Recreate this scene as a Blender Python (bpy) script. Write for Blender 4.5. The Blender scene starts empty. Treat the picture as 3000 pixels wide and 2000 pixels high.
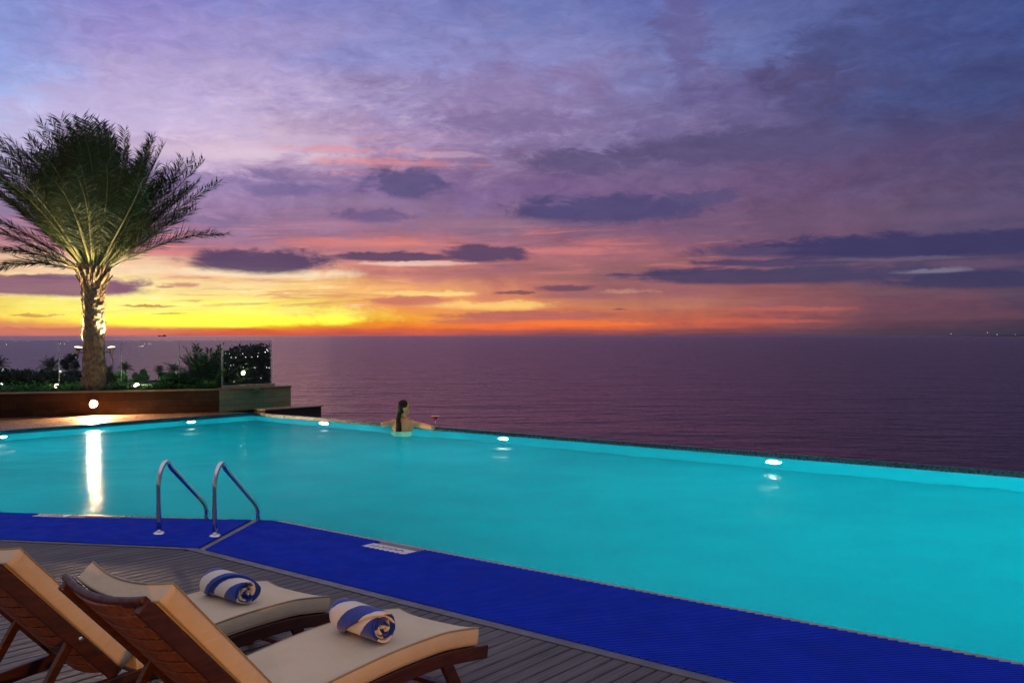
import bpy, bmesh, math, random
import numpy as np
from mathutils import Vector, Matrix
random.seed(7); rng = np.random.default_rng(7)
scene = bpy.context.scene
COL = scene.collection
R = math.radians
F, H, HY = 2893.0, 1.75, 983.0          # focal length in photo pixels, eye height, horizon row

def G(x, y, z=0.0):                      # photo pixel -> point at height z
    s = (H - z) / (y - HY)
    return Vector(((x - 1500) * s, F * s, z))
def V(*a): return Vector(a)
def lin(c):
    return tuple(((v/255)/12.92 if v/255 <= .04045 else ((v/255+.055)/1.055)**2.4) for v in c)

# ------------------------------------------------------------------ camera
cam = bpy.data.cameras.new('camera'); cam.sensor_width = 36; cam.lens = 36*F/3000
cam.clip_end = 200000; cam.clip_start = .05
co = bpy.data.objects.new('camera', cam); COL.objects.link(co)
co.location = (0, 0, H); co.rotation_euler = (R(90) - math.atan(17/F), 0, 0)
scene.camera = co

# ------------------------------------------------------------------ materials
class NT:
    def __init__(s, nt): s.nt = nt; s.n = nt.nodes; s.l = nt.links
    def new(s, t, **kw):
        n = s.n.new(t)
        for k, v in kw.items(): setattr(n, k, v)
        return n
    def set(s, n, i, v):
        if hasattr(v, 'is_linked') or isinstance(v, bpy.types.NodeSocket): s.l.new(v, n.inputs[i])
        elif v is not None: n.inputs[i].default_value = v
    def math(s, op, a, b=None, c=None, clamp=False):
        n = s.new('ShaderNodeMath', operation=op, use_clamp=clamp)
        s.set(n, 0, a); s.set(n, 1, b); s.set(n, 2, c); return n.outputs[0]
    def vm(s, op, a, b=None, out=0):
        n = s.new('ShaderNodeVectorMath', operation=op); s.set(n, 0, a); s.set(n, 1, b); return n.outputs[out]
    def comb(s, x, y, z):
        n = s.new('ShaderNodeCombineXYZ'); s.set(n, 0, x); s.set(n, 1, y); s.set(n, 2, z); return n.outputs[0]
    def sep(s, v):
        n = s.new('ShaderNodeSeparateXYZ'); s.set(n, 0, v); return n.outputs
    def noise(s, vec, scale=5, detail=4, rough=.55, dist=0, out=0):
        n = s.new('ShaderNodeTexNoise'); s.set(n, 'Vector', vec)
        n.inputs['Scale'].default_value = scale; n.inputs['Detail'].default_value = detail
        n.inputs['Roughness'].default_value = rough; n.inputs['Distortion'].default_value = dist
        return n.outputs[out]
    def mr(s, v, a, b, c=0, d=1, smooth=True):
        n = s.new('ShaderNodeMapRange', interpolation_type='SMOOTHSTEP' if smooth else 'LINEAR')
        s.set(n, 0, v); s.set(n, 1, a); s.set(n, 2, b); s.set(n, 3, c); s.set(n, 4, d); return n.outputs[0]
    def mix(s, f, a, b, blend='MIX'):
        n = s.new('ShaderNodeMix', data_type='RGBA', blend_type=blend)
        s.set(n, 0, f)
        for i, v in ((6, a), (7, b)):
            s.set(n, i, (*v, 1) if isinstance(v, tuple) and len(v) == 3 else v)
        return n.outputs[2]
    def ramp(s, f, stops):
        n = s.new('ShaderNodeValToRGB'); s.set(n, 0, f); e = n.color_ramp.elements
        while len(e) < len(stops): e.new(.5)
        for k, (p, c) in enumerate(stops): e[k].position = p; e[k].color = (*c, 1)
        return n.outputs[0]
    def bump(s, h, strength=.3, dist=.01, normal=None):
        n = s.new('ShaderNodeBump'); n.inputs['Strength'].default_value = strength
        n.inputs['Distance'].default_value = dist; s.set(n, 'Height', h)
        if normal is not None: s.set(n, 'Normal', normal)
        return n.outputs[0]
def newmat(name):
    m = bpy.data.materials.new(name); m.use_nodes = True
    t = NT(m.node_tree); p = t.n['Principled BSDF']; return m, t, p
def pm(name, c1, c2=None, scale=8, rough=.6, metal=0, spec=.5, bump=0, bscale=60, bdist=.004, stretch=(1,1,1), trans=0, rvar=.1, coat=0):
    m, t, p = newmat(name)
    tc = t.new('ShaderNodeTexCoord').outputs['Object']
    vec = t.vm('MULTIPLY', tc, tuple(stretch))
    n = t.noise(vec, scale, 5, .6)
    t.set(p, 'Base Color', t.mix(t.mr(n, .3, .7), c1, c2 or tuple(v*.75 for v in c1)))
    t.set(p, 'Roughness', t.mr(t.noise(vec, scale*2.3, 4), .3, .7, max(.02, rough-rvar), min(1, rough+rvar)))
    p.inputs['Metallic'].default_value = metal; p.inputs['Specular IOR Level'].default_value = spec
    p.inputs['Coat Weight'].default_value = coat
    if bump: t.set(p, 'Normal', t.bump(t.noise(vec, bscale, 4), bump, bdist))
    return m
def emit(name, c, strength):
    m, t, p = newmat(name)
    p.inputs['Base Color'].default_value = (.8,.8,.8,1)
    p.inputs['Emission Color'].default_value = (*c,1); p.inputs['Emission Strength'].default_value = strength
    return m

LD = Vector((.6194, .7851, 0)); WD = Vector((.7851, -.6194, 0))     # away from camera across the pool / along the infinity edge
UP = Vector((0,0,1))

def deck_mat():
    m, t, p = newmat('composite_decking')
    geo = t.new('ShaderNodeNewGeometry')
    pos = geo.outputs['Position']
    l = t.vm('DOT_PRODUCT', pos, tuple(LD), out=1); w = t.vm('DOT_PRODUCT', pos, tuple(WD), out=1)
    v = t.comb(t.math('MULTIPLY', l, 1.5), t.math('MULTIPLY', w, 40), 0)
    g = t.noise(v, 1.6, 6, .65)
    isl = geo.outputs['Random Per Island']
    base = t.mix(isl, (.135,.132,.158), (.185,.177,.202))
    base = t.mix(t.mr(g, .3, .72), base, (.09,.085,.092))
    blot = t.noise(pos, 1.3, 4); base = t.mix(t.mr(blot, .5, .75, 0, .3), base, (.19,.18,.175))
    t.set(p, 'Base Color', base)
    t.set(p, 'Roughness', t.mr(g, .3, .7, .55, .75)); p.inputs['Specular IOR Level'].default_value = .03
    gr = t.math('SINE', t.math('MULTIPLY', w, 2*math.pi/.0075))
    b1 = t.bump(gr, .35, .0012)
    t.set(p, 'Normal', t.bump(g, .3, .002, b1))
    return m
def wood_mat(name, dark, light, rough=.38):
    m, t, p = newmat(name)
    geo = t.new('ShaderNodeNewGeometry'); pos = t.new('ShaderNodeTexCoord').outputs['Object']
    l = t.vm('DOT_PRODUCT', pos, tuple(LD), out=1); w = t.vm('DOT_PRODUCT', pos, tuple(WD), out=1)
    z = t.sep(pos)[2]
    v = t.comb(t.math('MULTIPLY', l, 2.2), t.math('MULTIPLY', w, 26), t.math('MULTIPLY', z, 26))
    n = t.noise(v, 1.5, 6, .6, 1.0)
    c = t.mix(t.mr(n, .32, .68), dark, light)
    c = t.mix(t.math('MULTIPLY', geo.outputs['Random Per Island'], .35), c, dark)
    t.set(p, 'Base Color', c); t.set(p, 'Roughness', t.mr(n, .3, .7, rough+.12, rough-.05))
    t.set(p, 'Normal', t.bump(n, .25, .002)); return m
def fabric_mat(name, c1, c2):
    m, t, p = newmat(name)
    pos = t.new('ShaderNodeTexCoord').outputs['Object']
    n = t.noise(pos, 4, 5); fine = t.noise(pos, 420, 2)
    c = t.mix(t.mr(n, .3, .75), c1, c2); c = t.mix(t.mr(fine, .35, .65, 0, .18), c, tuple(v*.6 for v in c1))
    t.set(p, 'Base Color', c); p.inputs['Roughness'].default_value = .85; p.inputs['Specular IOR Level'].default_value = .25
    p.inputs['Sheen Weight'].default_value = .15
    w = t.noise(pos, 9, 5, .6, .6)
    t.set(p, 'Normal', t.bump(fine, .2, .0015, t.bump(w, .55, .018))); return m
def towel_mat():
    m, t, p = newmat('striped_terry')
    uv = t.new('ShaderNodeUVMap'); uv.uv_map = 'UVMap'
    s = t.sep(uv.outputs[0])
    pos = t.new('ShaderNodeTexCoord').outputs['Object']
    wob = t.math('MULTIPLY', t.math('SUBTRACT', t.noise(pos, 30, 3), .5), .012)
    d = t.math('ADD', t.math('ADD', t.math('MULTIPLY', s[0], .85), t.math('MULTIPLY', s[1], .58)), wob)
    fr = t.math('FRACT', t.math('DIVIDE', t.math('ADD', d, 10.0), .128))
    st = t.math('MULTIPLY', t.mr(fr, .0, .02), t.mr(fr, .55, .57, 1, 0))
    fz = t.noise(pos, 350, 3)
    c = t.mix(st, (.78,.72,.64), (.008,.045,.36))
    c = t.mix(t.mr(fz, .3, .7, 0, .25), c, t.mix(st, (.6,.54,.47), (.005,.03,.26)))
    t.set(p, 'Base Color', c); p.inputs['Roughness'].default_value = .95; p.inputs['Specular IOR Level'].default_value = .1
    p.inputs['Sheen Weight'].default_value = .35
    t.set(p, 'Normal', t.bump(fz, .6, .003, t.bump(t.noise(pos, 26, 3), .4, .01))); return m
def stone_mat(name, ca, cb, mortar, bw, bh, rough=.35, axis=None, spec=.5):
    # coursed stone cladding; axis is the horizontal direction along the wall
    m, t, p = newmat(name)
    pos = t.new('ShaderNodeNewGeometry').outputs['Position']
    if axis is None:
        l = t.vm('DOT_PRODUCT', pos, tuple(LD), out=1); w = t.vm('DOT_PRODUCT', pos, tuple(WD), out=1); v = t.comb(l, w, 0)
    else:
        v = t.comb(t.vm('DOT_PRODUCT', pos, tuple(axis), out=1), t.sep(pos)[2], 0)
    b = t.new('ShaderNodeTexBrick'); t.set(b, 'Vector', v)
    b.inputs['Color1'].default_value = (*ca,1); b.inputs['Color2'].default_value = (*cb,1); b.inputs['Mortar'].default_value = (*mortar,1)
    b.inputs['Scale'].default_value = 1; b.inputs['Brick Width'].default_value = bw; b.inputs['Row Height'].default_value = bh
    b.inputs['Mortar Size'].default_value = .004; b.inputs['Bias'].default_value = 0
    n = t.noise(pos, 5, 7, .62, .8)
    c = t.mix(t.mr(n, .3, .7, 0, .75), b.outputs['Color'], tuple(v*.45 for v in ca))
    t.set(p, 'Base Color', c)
    t.set(p, 'Roughness', t.mr(n, .3, .7, rough-.1, rough+.12)); p.inputs['Specular IOR Level'].default_value = spec
    t.set(p, 'Normal', t.bump(n, .25, .006, t.bump(b.outputs['Fac'], .6, -.004))); return m
def tile_mat(name, c1, c2, size, rough, spec=.5):
    m, t, p = newmat(name)
    geo = t.new('ShaderNodeNewGeometry'); pos = geo.outputs['Position']
    l = t.vm('DOT_PRODUCT', pos, tuple(LD), out=1); w = t.vm('DOT_PRODUCT', pos, tuple(WD), out=1); z = t.sep(pos)[2]
    def joint(a): return t.math('GREATER_THAN', t.math('FRACT', t.math('DIVIDE', a, size)), .965)
    j = t.math('MAXIMUM', t.math('MAXIMUM', joint(l), joint(w)), joint(z))
    n = t.noise(pos, 1.1, 3)
    c = t.mix(t.mr(n, .3, .7), c1, c2)
    t.set(p, 'Base Color', t.mix(t.math('MULTIPLY', j, .25), c, tuple(v*.6 for v in c1)))
    p.inputs['Roughness'].default_value = rough; p.inputs['Specular IOR Level'].default_value = spec; return m
def pool_water_mat():
    m, t, p = newmat('pool_water'); t.n.remove(p); out = t.n['Material Output']
    pos = t.new('ShaderNodeNewGeometry').outputs['Position']
    w1 = t.noise(pos, 1.6, 3, .5); w2 = t.noise(pos, 9, 3, .55)
    nb = t.bump(w1, .26, .13); nb = t.bump(w2, .16, .035, nb)
    re = t.new('ShaderNodeBsdfRefraction'); re.inputs['IOR'].default_value = 1.333; re.inputs['Roughness'].default_value = .035
    re.inputs['Color'].default_value = (1,1,1,1)
    gl = t.new('ShaderNodeBsdfAnisotropic'); gl.inputs['Roughness'].default_value = .17; gl.inputs['Color'].default_value = (.45,.45,.45,1)
    t.set(re, 'Normal', nb); t.set(gl, 'Normal', nb)
    bf = t.new('ShaderNodeNewGeometry').outputs['Backfacing']
    fr = t.new('ShaderNodeFresnel'); t.set(fr, 'IOR', t.mr(bf, 0, 1, 1.028, 1.333, False)); t.set(gl, 'Roughness', t.mr(bf, 0, 1, .17, .06, False)); t.set(gl, 'Color', t.mix(bf, (.32,.32,.32), (1,1,1)))
    mx = t.new('ShaderNodeMixShader'); t.set(mx, 0, fr.outputs[0]); t.l.new(re.outputs[0], mx.inputs[1]); t.l.new(gl.outputs[0], mx.inputs[2])
    t.l.new(mx.outputs[0], out.inputs[0]); return m
def sea_mat():
    m, t, p = newmat('sea_water'); out = t.n['Material Output']
    pos = t.new('ShaderNodeNewGeometry').outputs['Position']
    s = t.vm('MULTIPLY', pos, (.55, 1, 1))
    n1 = t.noise(s, .06, 5, .6); n3 = t.noise(s, .16, 5, .6); n2 = t.noise(s, .5, 5, .65)
    t.set(p, 'Base Color', t.mix(t.mr(n1, .3, .7), (.012,.009,.014), (.018,.013,.018)))
    p.inputs['Roughness'].default_value = .8; p.inputs['Specular IOR Level'].default_value = 0
    nb = t.bump(n1, .55, 3.0); nb = t.bump(n3, .6, 1.2, nb); nb = t.bump(n2, .4, .4, nb)
    gl = t.new('ShaderNodeBsdfAnisotropic'); gl.inputs['Roughness'].default_value = .22; gl.inputs['Color'].default_value = (.62,.47,.55,1)
    t.set(gl, 'Normal', nb); t.set(p, 'Normal', nb)
    fr = t.new('ShaderNodeFresnel'); fr.inputs['IOR'].default_value = 1.18; t.set(fr, 'Normal', nb)
    mx = t.new('ShaderNodeMixShader'); t.set(mx, 0, fr.outputs[0]); t.l.new(p.outputs[0], mx.inputs[1]); t.l.new(gl.outputs[0], mx.inputs[2])
    t.l.new(mx.outputs[0], out.inputs[0]); return m
def glass_mat(ior=1.45):
    m, t, p = newmat('balustrade_glass'); t.n.remove(p); out = t.n['Material Output']
    tr = t.new('ShaderNodeBsdfTransparent'); tr.inputs[0].default_value = (.80,.875,.91,1)
    gl = t.new('ShaderNodeBsdfAnisotropic'); gl.inputs['Roughness'].default_value = .02; gl.inputs['Color'].default_value = (1,1,1,1)
    bf = t.new('ShaderNodeNewGeometry').outputs['Backfacing']
    fr = t.new('ShaderNodeFresnel'); t.set(fr, 'IOR', t.mr(bf, 0, 1, ior, 1/ior, False))
    mx = t.new('ShaderNodeMixShader'); t.set(mx, 0, fr.outputs[0]); t.l.new(tr.outputs[0], mx.inputs[1]); t.l.new(gl.outputs[0], mx.inputs[2])
    t.l.new(mx.outputs[0], out.inputs[0]); return m
def thin_glass():
    m = glass_mat(1.18); m.name = 'thin_glass'; m.node_tree.nodes['Transparent BSDF'].inputs[0].default_value = (.97,.97,.97,1); return m
def clear_glass():
    m, t, p = newmat('clear_glass')
    p.inputs['Base Color'].default_value = (1,1,1,1); p.inputs['Transmission Weight'].default_value = 1; p.inputs['Roughness'].default_value = .02
    p.inputs['IOR'].default_value = 1.4; return m
def leaf_mat(name, c1, c2, rough=.55, trans=.25):
    m, t, p = newmat(name); out = t.n['Material Output']
    geo = t.new('ShaderNodeNewGeometry')
    c = t.mix(geo.outputs['Random Per Island'], c1, c2)
    t.set(p, 'Base Color', c); p.inputs['Roughness'].default_value = rough; p.inputs['Specular IOR Level'].default_value = .3
    tl = t.new('ShaderNodeBsdfTranslucent'); t.set(tl, 0, c)
    mx = t.new('ShaderNodeMixShader'); mx.inputs[0].default_value = trans
    t.l.new(p.outputs[0], mx.inputs[1]); t.l.new(tl.outputs[0], mx.inputs[2]); t.l.new(mx.outputs[0], out.inputs[0]); return m

M = dict(
    deck=deck_mat(),
    under=pm('deck_shadow_gap', (.02,.02,.022)),
    strip=pm('grey_edge_strip', (.20,.20,.21), (.13,.13,.14), 6, .5, bump=.2),
    edge=pm('grey_metal_edging', (.13,.135,.14), (.08,.08,.085), 5, .4, .2),
    coping=pm('pale_coping_stone', (.34,.32,.31), (.22,.21,.21), 9, .45, bump=.2),
    mat=pm('blue_ribbed_vinyl', (.001,.034,.56), (.001,.028,.46), 3, .55, spec=.12),
    sign=pm('white_plate', (.75,.74,.74), (.6,.6,.62), 20, .4),
    ink=pm('sign_lettering', (.30,.27,.23), rough=.6),
    steel=pm('brushed_steel', (.80,.81,.83), (.72,.73,.75), 10, .12, 1, rvar=.05),
    wood=wood_mat('stained_teak', (.030,.008,.005), (.085,.024,.012)),
    slat=wood_mat('teak_slat', (.13,.042,.013), (.23,.085,.028), .45),
    cushion=fabric_mat('beige_canvas', (.70,.58,.40), (.63,.50,.33)),
    piping=fabric_mat('piping_cord', (.34,.27,.18), (.28,.22,.15)),
    towel=towel_mat(),
    pool=tile_mat('turquoise_pool_tile', (.001,.115,.145), (.001,.095,.124), .15, .07, .5),
    band=tile_mat('dark_waterline_tile', (.008,.05,.08), (.006,.04,.065), .1, .25),
    lip=pm('dark_edge_granite', (.020,.032,.042), (.012,.02,.028), 14, .3),
    water=pool_water_mat(), sea=sea_mat(), glass=glass_mat(), clear=clear_glass(),
    terrace=stone_mat('terrace_slate', (.20,.105,.058), (.15,.08,.045), (.08,.05,.03), .6, .4, .35, None, .25),
    planter=stone_mat('brown_stone_cladding', (.075,.032,.014), (.028,.013,.007), (.018,.010,.006), .62, .155, .6, (.926,.377,0), .12),
    marble=stone_mat('green_marble_cladding', (.36,.32,.15), (.045,.30,.16), (.05,.06,.04), .55, .135, .3, tuple(LD)),
    darkstone=stone_mat('black_green_stone', (.035,.045,.035), (.022,.032,.026), (.015,.02,.015), .5, .15, .35, tuple(LD)),
    cap=pm('stone_capping', (.30,.20,.12), (.22,.14,.08), 6, .5, bump=.2),
    rail=pm('bronze_channel', (.42,.35,.25), (.34,.28,.2), 8, .4, .3),
    soil=pm('dark_soil', (.03,.022,.014), (.02,.016,.01), 12, .9, bump=.5),
    trunk=pm('palm_trunk', (.20,.13,.075), (.11,.07,.04), 14, .85, bump=.9, bscale=40, bdist=.02),
    boot=pm('palm_boot', (.30,.20,.115), (.15,.095,.055), 9, .8, bump=.7, bscale=70, bdist=.01),
    frond=leaf_mat('palm_leaflets', (.035,.060,.022), (.075,.095,.035)),
    petiole=pm('palm_petiole', (.26,.24,.09), (.18,.17,.06), 6, .5),
    cycad=leaf_mat('cycad_leaflets', (.016,.085,.02), (.045,.14,.03), .32),
    gcover=leaf_mat('ground_cover_leaves', (.03,.14,.035), (.07,.20,.04)),
    bush=leaf_mat('bush_leaves', (.025,.055,.018), (.055,.085,.03)),
    bark=pm('bark', (.07,.05,.035), (.04,.03,.02), 10, .9, bump=.5),
    lawn=pm('lawn_grass', (.03,.12,.04), (.02,.085,.03), .4, .9),
    ground=pm('hill_ground', (.03,.045,.02), (.02,.03,.014), .15, .9),
    whitewall=pm('whitewashed_wall', (.7,.62,.5), (.55,.48,.38), 1, .8),
    skin=pm('skin', (.74,.33,.14), (.64,.27,.11), 10, .5, spec=.4),
    hair=pm('brown_hair', (.035,.016,.005), (.012,.006,.002), 30, .55, spec=.2, stretch=(6,6,.6), bump=.5, bscale=90),
    suit=pm('green_swimsuit', (.001,.045,.024), (.001,.036,.02), 10, .6),
    eye=pm('eye_dark', (.01,.008,.007), rough=.2),
    black=pm('black_metal', (.02,.02,.02), rough=.45),
    cable=pm('black_cable', (.015,.015,.015), rough=.6),
    drink=pm('red_cocktail', (.88,.03,.02), (.75,.02,.015), 30, .15),
    rim=pm('sugar_rim', (.85,.7,.5), (.7,.55,.4), 60, .8),
    hull=pm('ship_hull', (.02,.015,.02), rough=.8),
    thin=thin_glass(), gedge=pm('glass_edge_highlight', (.50,.58,.54), (.42,.50,.46), 5, .2),  # pale edge strips paint the highlight along the glass edges
    lamp_pool=emit('pool_lamp_glow', (.72,1,.96), 13500), lamp_near=emit('near_pool_lamp_glow', (.72,1,.96), 240000),
    matbase=pm('rib_gap_shade_blue', (.002,.005,.09), (.002,.004,.07), 3, .6, spec=.1),  # shade between the ribs put into a darker base colour
    lamp_flood=emit('flood_lamp_glow', (1,.66,.33), 12000),
    lamp_spot=emit('spot_lamp_glow', (1,.86,.62), 7),
    lamp_small=emit('small_lamp_glow', (1,.93,.75), 4),
    lamp_green=emit('standin_lamp_glow', (.95,1,.55), 18),
    lamp_far=emit('far_lamp_glow', (1,.9,.85), 1.2),
)

# ------------------------------------------------------------------ mesh builder
class MB:
    def __init__(s): s.v = []; s.f = []; s.uv = None; s.smooth = True
    def add(s, vs, fs):
        o = len(s.v); s.v += [Vector(a) for a in vs]; s.f += [tuple(i+o for i in f) for f in fs]; return s
    def box(s, c, ax, ay, az):            # centre and three half-axis vectors
        c, ax, ay, az = map(Vector, (c, ax, ay, az))
        vs = [c + ax*i + ay*j + az*k for k in (-1,1) for j in (-1,1) for i in (-1,1)]
        fl = [(0,2,3,1),(4,5,7,6),(0,1,5,4),(2,6,7,3),(0,4,6,2),(1,3,7,5)]
        if ax.cross(ay).dot(az) < 0: fl = [f[::-1] for f in fl]
        return s.add(vs, fl)
    def prism(s, poly, z0, z1):
        n = len(poly); a = sum(poly[i][0]*poly[(i+1)%n][1]-poly[(i+1)%n][0]*poly[i][1] for i in range(n))
        if a < 0: poly = poly[::-1]
        vs = [(p[0],p[1],z0) for p in poly] + [(p[0],p[1],z1) for p in poly]
        fs = [tuple(range(n))[::-1], tuple(range(n,2*n))] + [(i,(i+1)%n,n+(i+1)%n,n+i) for i in range(n)]
        return s.add(vs, fs)
    def bar(s, p0, p1, wdir, w, h):       # straight bar, width along wdir
        p0, p1 = Vector(p0), Vector(p1); d = (p1-p0); wd = Vector(wdir).normalized(); hd = d.cross(wd).normalized()
        return s.box((p0+p1)/2, d/2, wd*w/2, hd*h/2)
    def tube(s, pts, r, n=10, cap=True):
        pts = [Vector(p) for p in pts]; rs = r if isinstance(r, (list, tuple)) else [r]*len(pts)
        o = len(s.v); up = None
        for i, p in enumerate(pts):
            d = (pts[min(i+1,len(pts)-1)] - pts[max(i-1,0)]).normalized()
            if up is None: up = d.orthogonal().normalized()
            up = (up - d*up.dot(d)).normalized(); sd = d.cross(up)
            for k in range(n):
                a = 2*math.pi*k/n; s.v.append(p + (up*math.cos(a) + sd*math.sin(a))*rs[i])
        for i in range(len(pts)-1):
            for k in range(n):
                s.f.append((o+i*n+k, o+i*n+(k+1)%n, o+(i+1)*n+(k+1)%n, o+(i+1)*n+k))
        if cap:
            s.f.append(tuple(o+k for k in range(n))[::-1]); e = o+(len(pts)-1)*n; s.f.append(tuple(e+k for k in range(n)))
        return s
    def lathe(s, prof, c=(0,0,0), axis=UP, n=24):
        axis = Vector(axis).normalized(); u = axis.orthogonal().normalized(); w = axis.cross(u); c = Vector(c); o = len(s.v)
        for r, z in prof:
            for k in range(n):
                a = 2*math.pi*k/n; s.v.append(c + axis*z + (u*math.cos(a)+w*math.sin(a))*max(r,1e-5))
        for i in range(len(prof)-1):
            for k in range(n): s.f.append((o+i*n+k, o+i*n+(k+1)%n, o+(i+1)*n+(k+1)%n, o+(i+1)*n+k))
        return s
    def ell(s, c, rx, ry, rz, ax=(1,0,0), ay=(0,1,0), az=(0,0,1), nu=20, nv=12):
        c, ax, ay, az = map(Vector, (c, ax, ay, az)); o = len(s.v)
        s.v.append(c - az*rz)
        for i in range(1, nv):
            t = math.pi*i/nv
            for k in range(nu):
                a = 2*math.pi*k/nu; s.v.append(c + ax*rx*math.sin(t)*math.cos(a) + ay*ry*math.sin(t)*math.sin(a) - az*rz*math.cos(t))
        s.v.append(c + az*rz); top = len(s.v)-1
        for k in range(nu):
            s.f.append((o, o+1+(k+1)%nu, o+1+k)); b = o+1+(nv-2)*nu; s.f.append((b+k, b+(k+1)%nu, top))
        for i in range(nv-2):
            for k in range(nu): a = o+1+i*nu; s.f.append((a+k, a+(k+1)%nu, a+nu+(k+1)%nu, a+nu+k))
        return s
    def cap(s, p0, p1, r0, r1, n=14):      # capsule for bodies
        p0, p1 = Vector(p0), Vector(p1); d = (p1-p0).normalized(); pts = []; rs = []
        for k in range(5): a = math.pi/2*k/5; pts.append(p0 - d*r0*math.cos(a)); rs.append(max(.001, r0*math.sin(a)))
        pts += [p0, p1]; rs += [r0, r1]
        for k in range(1,6): a = math.pi/2*k/5; pts.append(p1 + d*r1*math.sin(a)); rs.append(max(.001, r1*math.cos(a)))
        return s.tube(pts, rs, n)
    def build(s, name, mat, parent=None, loc=None, smooth=False, bevel=0, remesh=0, sm=0, kind=None):
        off = Vector((0,0,0)); p = parent
        while p is not None: off += p.location; p = p.parent
        if loc is not None and parent is None: off = Vector(loc)
        me = bpy.data.meshes.new(name)
        me.from_pydata([tuple(v - off) for v in s.v], [], s.f)
        mats = mat if isinstance(mat, list) else [mat]
        for m in mats: me.materials.append(m)
        if s.uv:
            L = me.uv_layers.new(name='UVMap')
            for lp in me.loops: L.data[lp.index].uv = s.uv[lp.vertex_index]
        o = bpy.data.objects.new(name, me); COL.objects.link(o)
        if parent is not None: o.parent = parent
        elif loc is not None: o.location = loc
        if smooth: me.polygons.foreach_set('use_smooth', [True]*len(me.polygons))
        mods = []
        if remesh:
            r = o.modifiers.new('r', 'REMESH'); r.mode = 'VOXEL'; r.voxel_size = remesh; r.use_smooth_shade = True
        if sm:
            r = o.modifiers.new('s', 'SMOOTH'); r.iterations = sm; r.factor = .5
        if bevel:
            r = o.modifiers.new('b', 'BEVEL'); r.width = bevel; r.segments = 2; r.limit_method = 'ANGLE'; r.angle_limit = R(40); r.harden_normals = False
        if remesh or sm or bevel:
            dg = bpy.context.evaluated_depsgraph_get(); nm = bpy.data.meshes.new_from_object(o.evaluated_get(dg))
            o.modifiers.clear(); o.data = nm; nm.name = name
            if smooth or remesh: nm.polygons.foreach_set('use_smooth', [True]*len(nm.polygons))
        if kind: o['kind'] = kind
        return o
def tag(o, label, cat, group=None):
    o['label'] = label; o['category'] = cat
    if group: o['group'] = group
    return o
def thing(name, label, cat, loc=(0,0,0), group=None):
    o = bpy.data.objects.new(name, None); COL.objects.link(o); o.location = loc; o.empty_display_size = .1
    return tag(o, label, cat, group)
def copy_tree(o, parent=None):
    c = o.copy(); COL.objects.link(c)
    if parent is not None: c.parent = parent
    for ch in list(o.children): copy_tree(ch, c)
    return c
def fast_mesh(name, verts, faces, mats, parent=None, loc=None, idx=None, smooth=False):
    off = Vector((0,0,0)); p = parent
    while p is not None: off += p.location; p = p.parent
    if parent is None and loc is not None: off = Vector(loc)
    me = bpy.data.meshes.new(name); me.from_pydata((np.asarray(verts) - np.array(off)).tolist(), [], faces)
    for m in (mats if isinstance(mats, list) else [mats]): me.materials.append(m)
    if idx is not None: me.polygons.foreach_set('material_index', idx)
    if smooth: me.polygons.foreach_set('use_smooth', [True]*len(me.polygons))
    o = bpy.data.objects.new(name, me); COL.objects.link(o)
    if parent is not None: o.parent = parent
    elif loc is not None: o.location = loc
    return o

# ------------------------------------------------------------------ pool layout
ZW = -.07                                           # water level
A = Vector((-2.196, 9.34, 0))                       # near corner of the pool
DR = Vector((.772, -.636, 0)); NR = Vector((-.636, -.772, 0))
DL = Vector((-.9885, .1516, 0)); NL = Vector((-.1516, -.9885, 0))
CF = G(741, 1208.2)                                 # far corner
DF = (G(3000, 1383) - G(900, 1220)).normalized()    # infinity edge, going right
DS = (G(770, 1206) - G(0, 1262)).normalized()       # left side, going away
def P2(v): return (v.x, v.y)
E_near = A + DR*14; E_far = CF + DF*24
def isect(p, d, q, e):
    den = d.x*e.y - d.y*e.x; t = ((q.x-p.x)*e.y - (q.y-p.y)*e.x)/den; return p + d*t
K = isect(A, DL, CF, -DS)                           # left tip, out of frame
pool = [P2(A), P2(E_near), P2(E_far), P2(CF), P2(K)]
DEPTH = -1.2
mb = MB()
mb.add([(x,y,DEPTH) for x,y in pool], [(0,1,2,3,4)])
n = len(pool)
for i in range(n):
    a, b = pool[i], pool[(i+1)%n]
    mb.add([(*a,DEPTH),(*b,DEPTH),(*b,ZW-.02),(*a,ZW-.02)], [(3,2,1,0)])
mb.build('pool_basin', M['pool'], kind='structure')
w = MB(); w.add([(x,y,ZW) for x,y in pool], [(0,1,2,3,4)]); w.build('pool_water', M['water'], kind='structure')

def wallstrip(p, d, length, out, thick, z0, z1):    # horizontal bar along an edge, outside of it
    m_ = MB(); c = p + d*length/2 + out*thick/2; c.z = (z0+z1)/2
    m_.box(c, d*length/2, out*thick/2, UP*(z1-z0)/2); return m_
OF = Vector((-DF.y, DF.x, 0)); OF = OF if OF.y > 0 else -OF
OS = Vector((-DS.y, DS.x, 0)); OS = OS if OS.x < 0 else -OS
# infinity edge wall: its own thing
t = thing('infinity_edge_wall', 'long dark stone overflow lip between turquoise pool water and the open sea', 'wall', CF + DF*8)
wallstrip(CF, DF, 24, OF, .075, -.09, 0).build('overflow_lip', M['lip'], t, bevel=.008)
wallstrip(CF + OF*.012, DF, 24, OF, .056, -2.6, -.092).build('wall_face', M['darkstone'], t)
# left pool side band and terrace
wallstrip(K, DS, (CF-K).length, OS, .05, -.09, .006).build('waterline_band', M['band'], kind='structure')
wa, wb = G(0, 1223.6), G(642, 1206.5)               # foot of the planter wall
PD = (wb-wa).normalized(); PN = Vector((PD.y, -PD.x, 0))   # PN points to the pool
wa0 = wa - PD*8
band_o = OS*.05
tp = [P2(K+band_o), P2(CF+band_o), P2(wb+PD*.02), P2(wa0)]
MB().prism(tp, -.3, .0).build('stone_terrace', M['terrace'], kind='structure')
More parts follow.
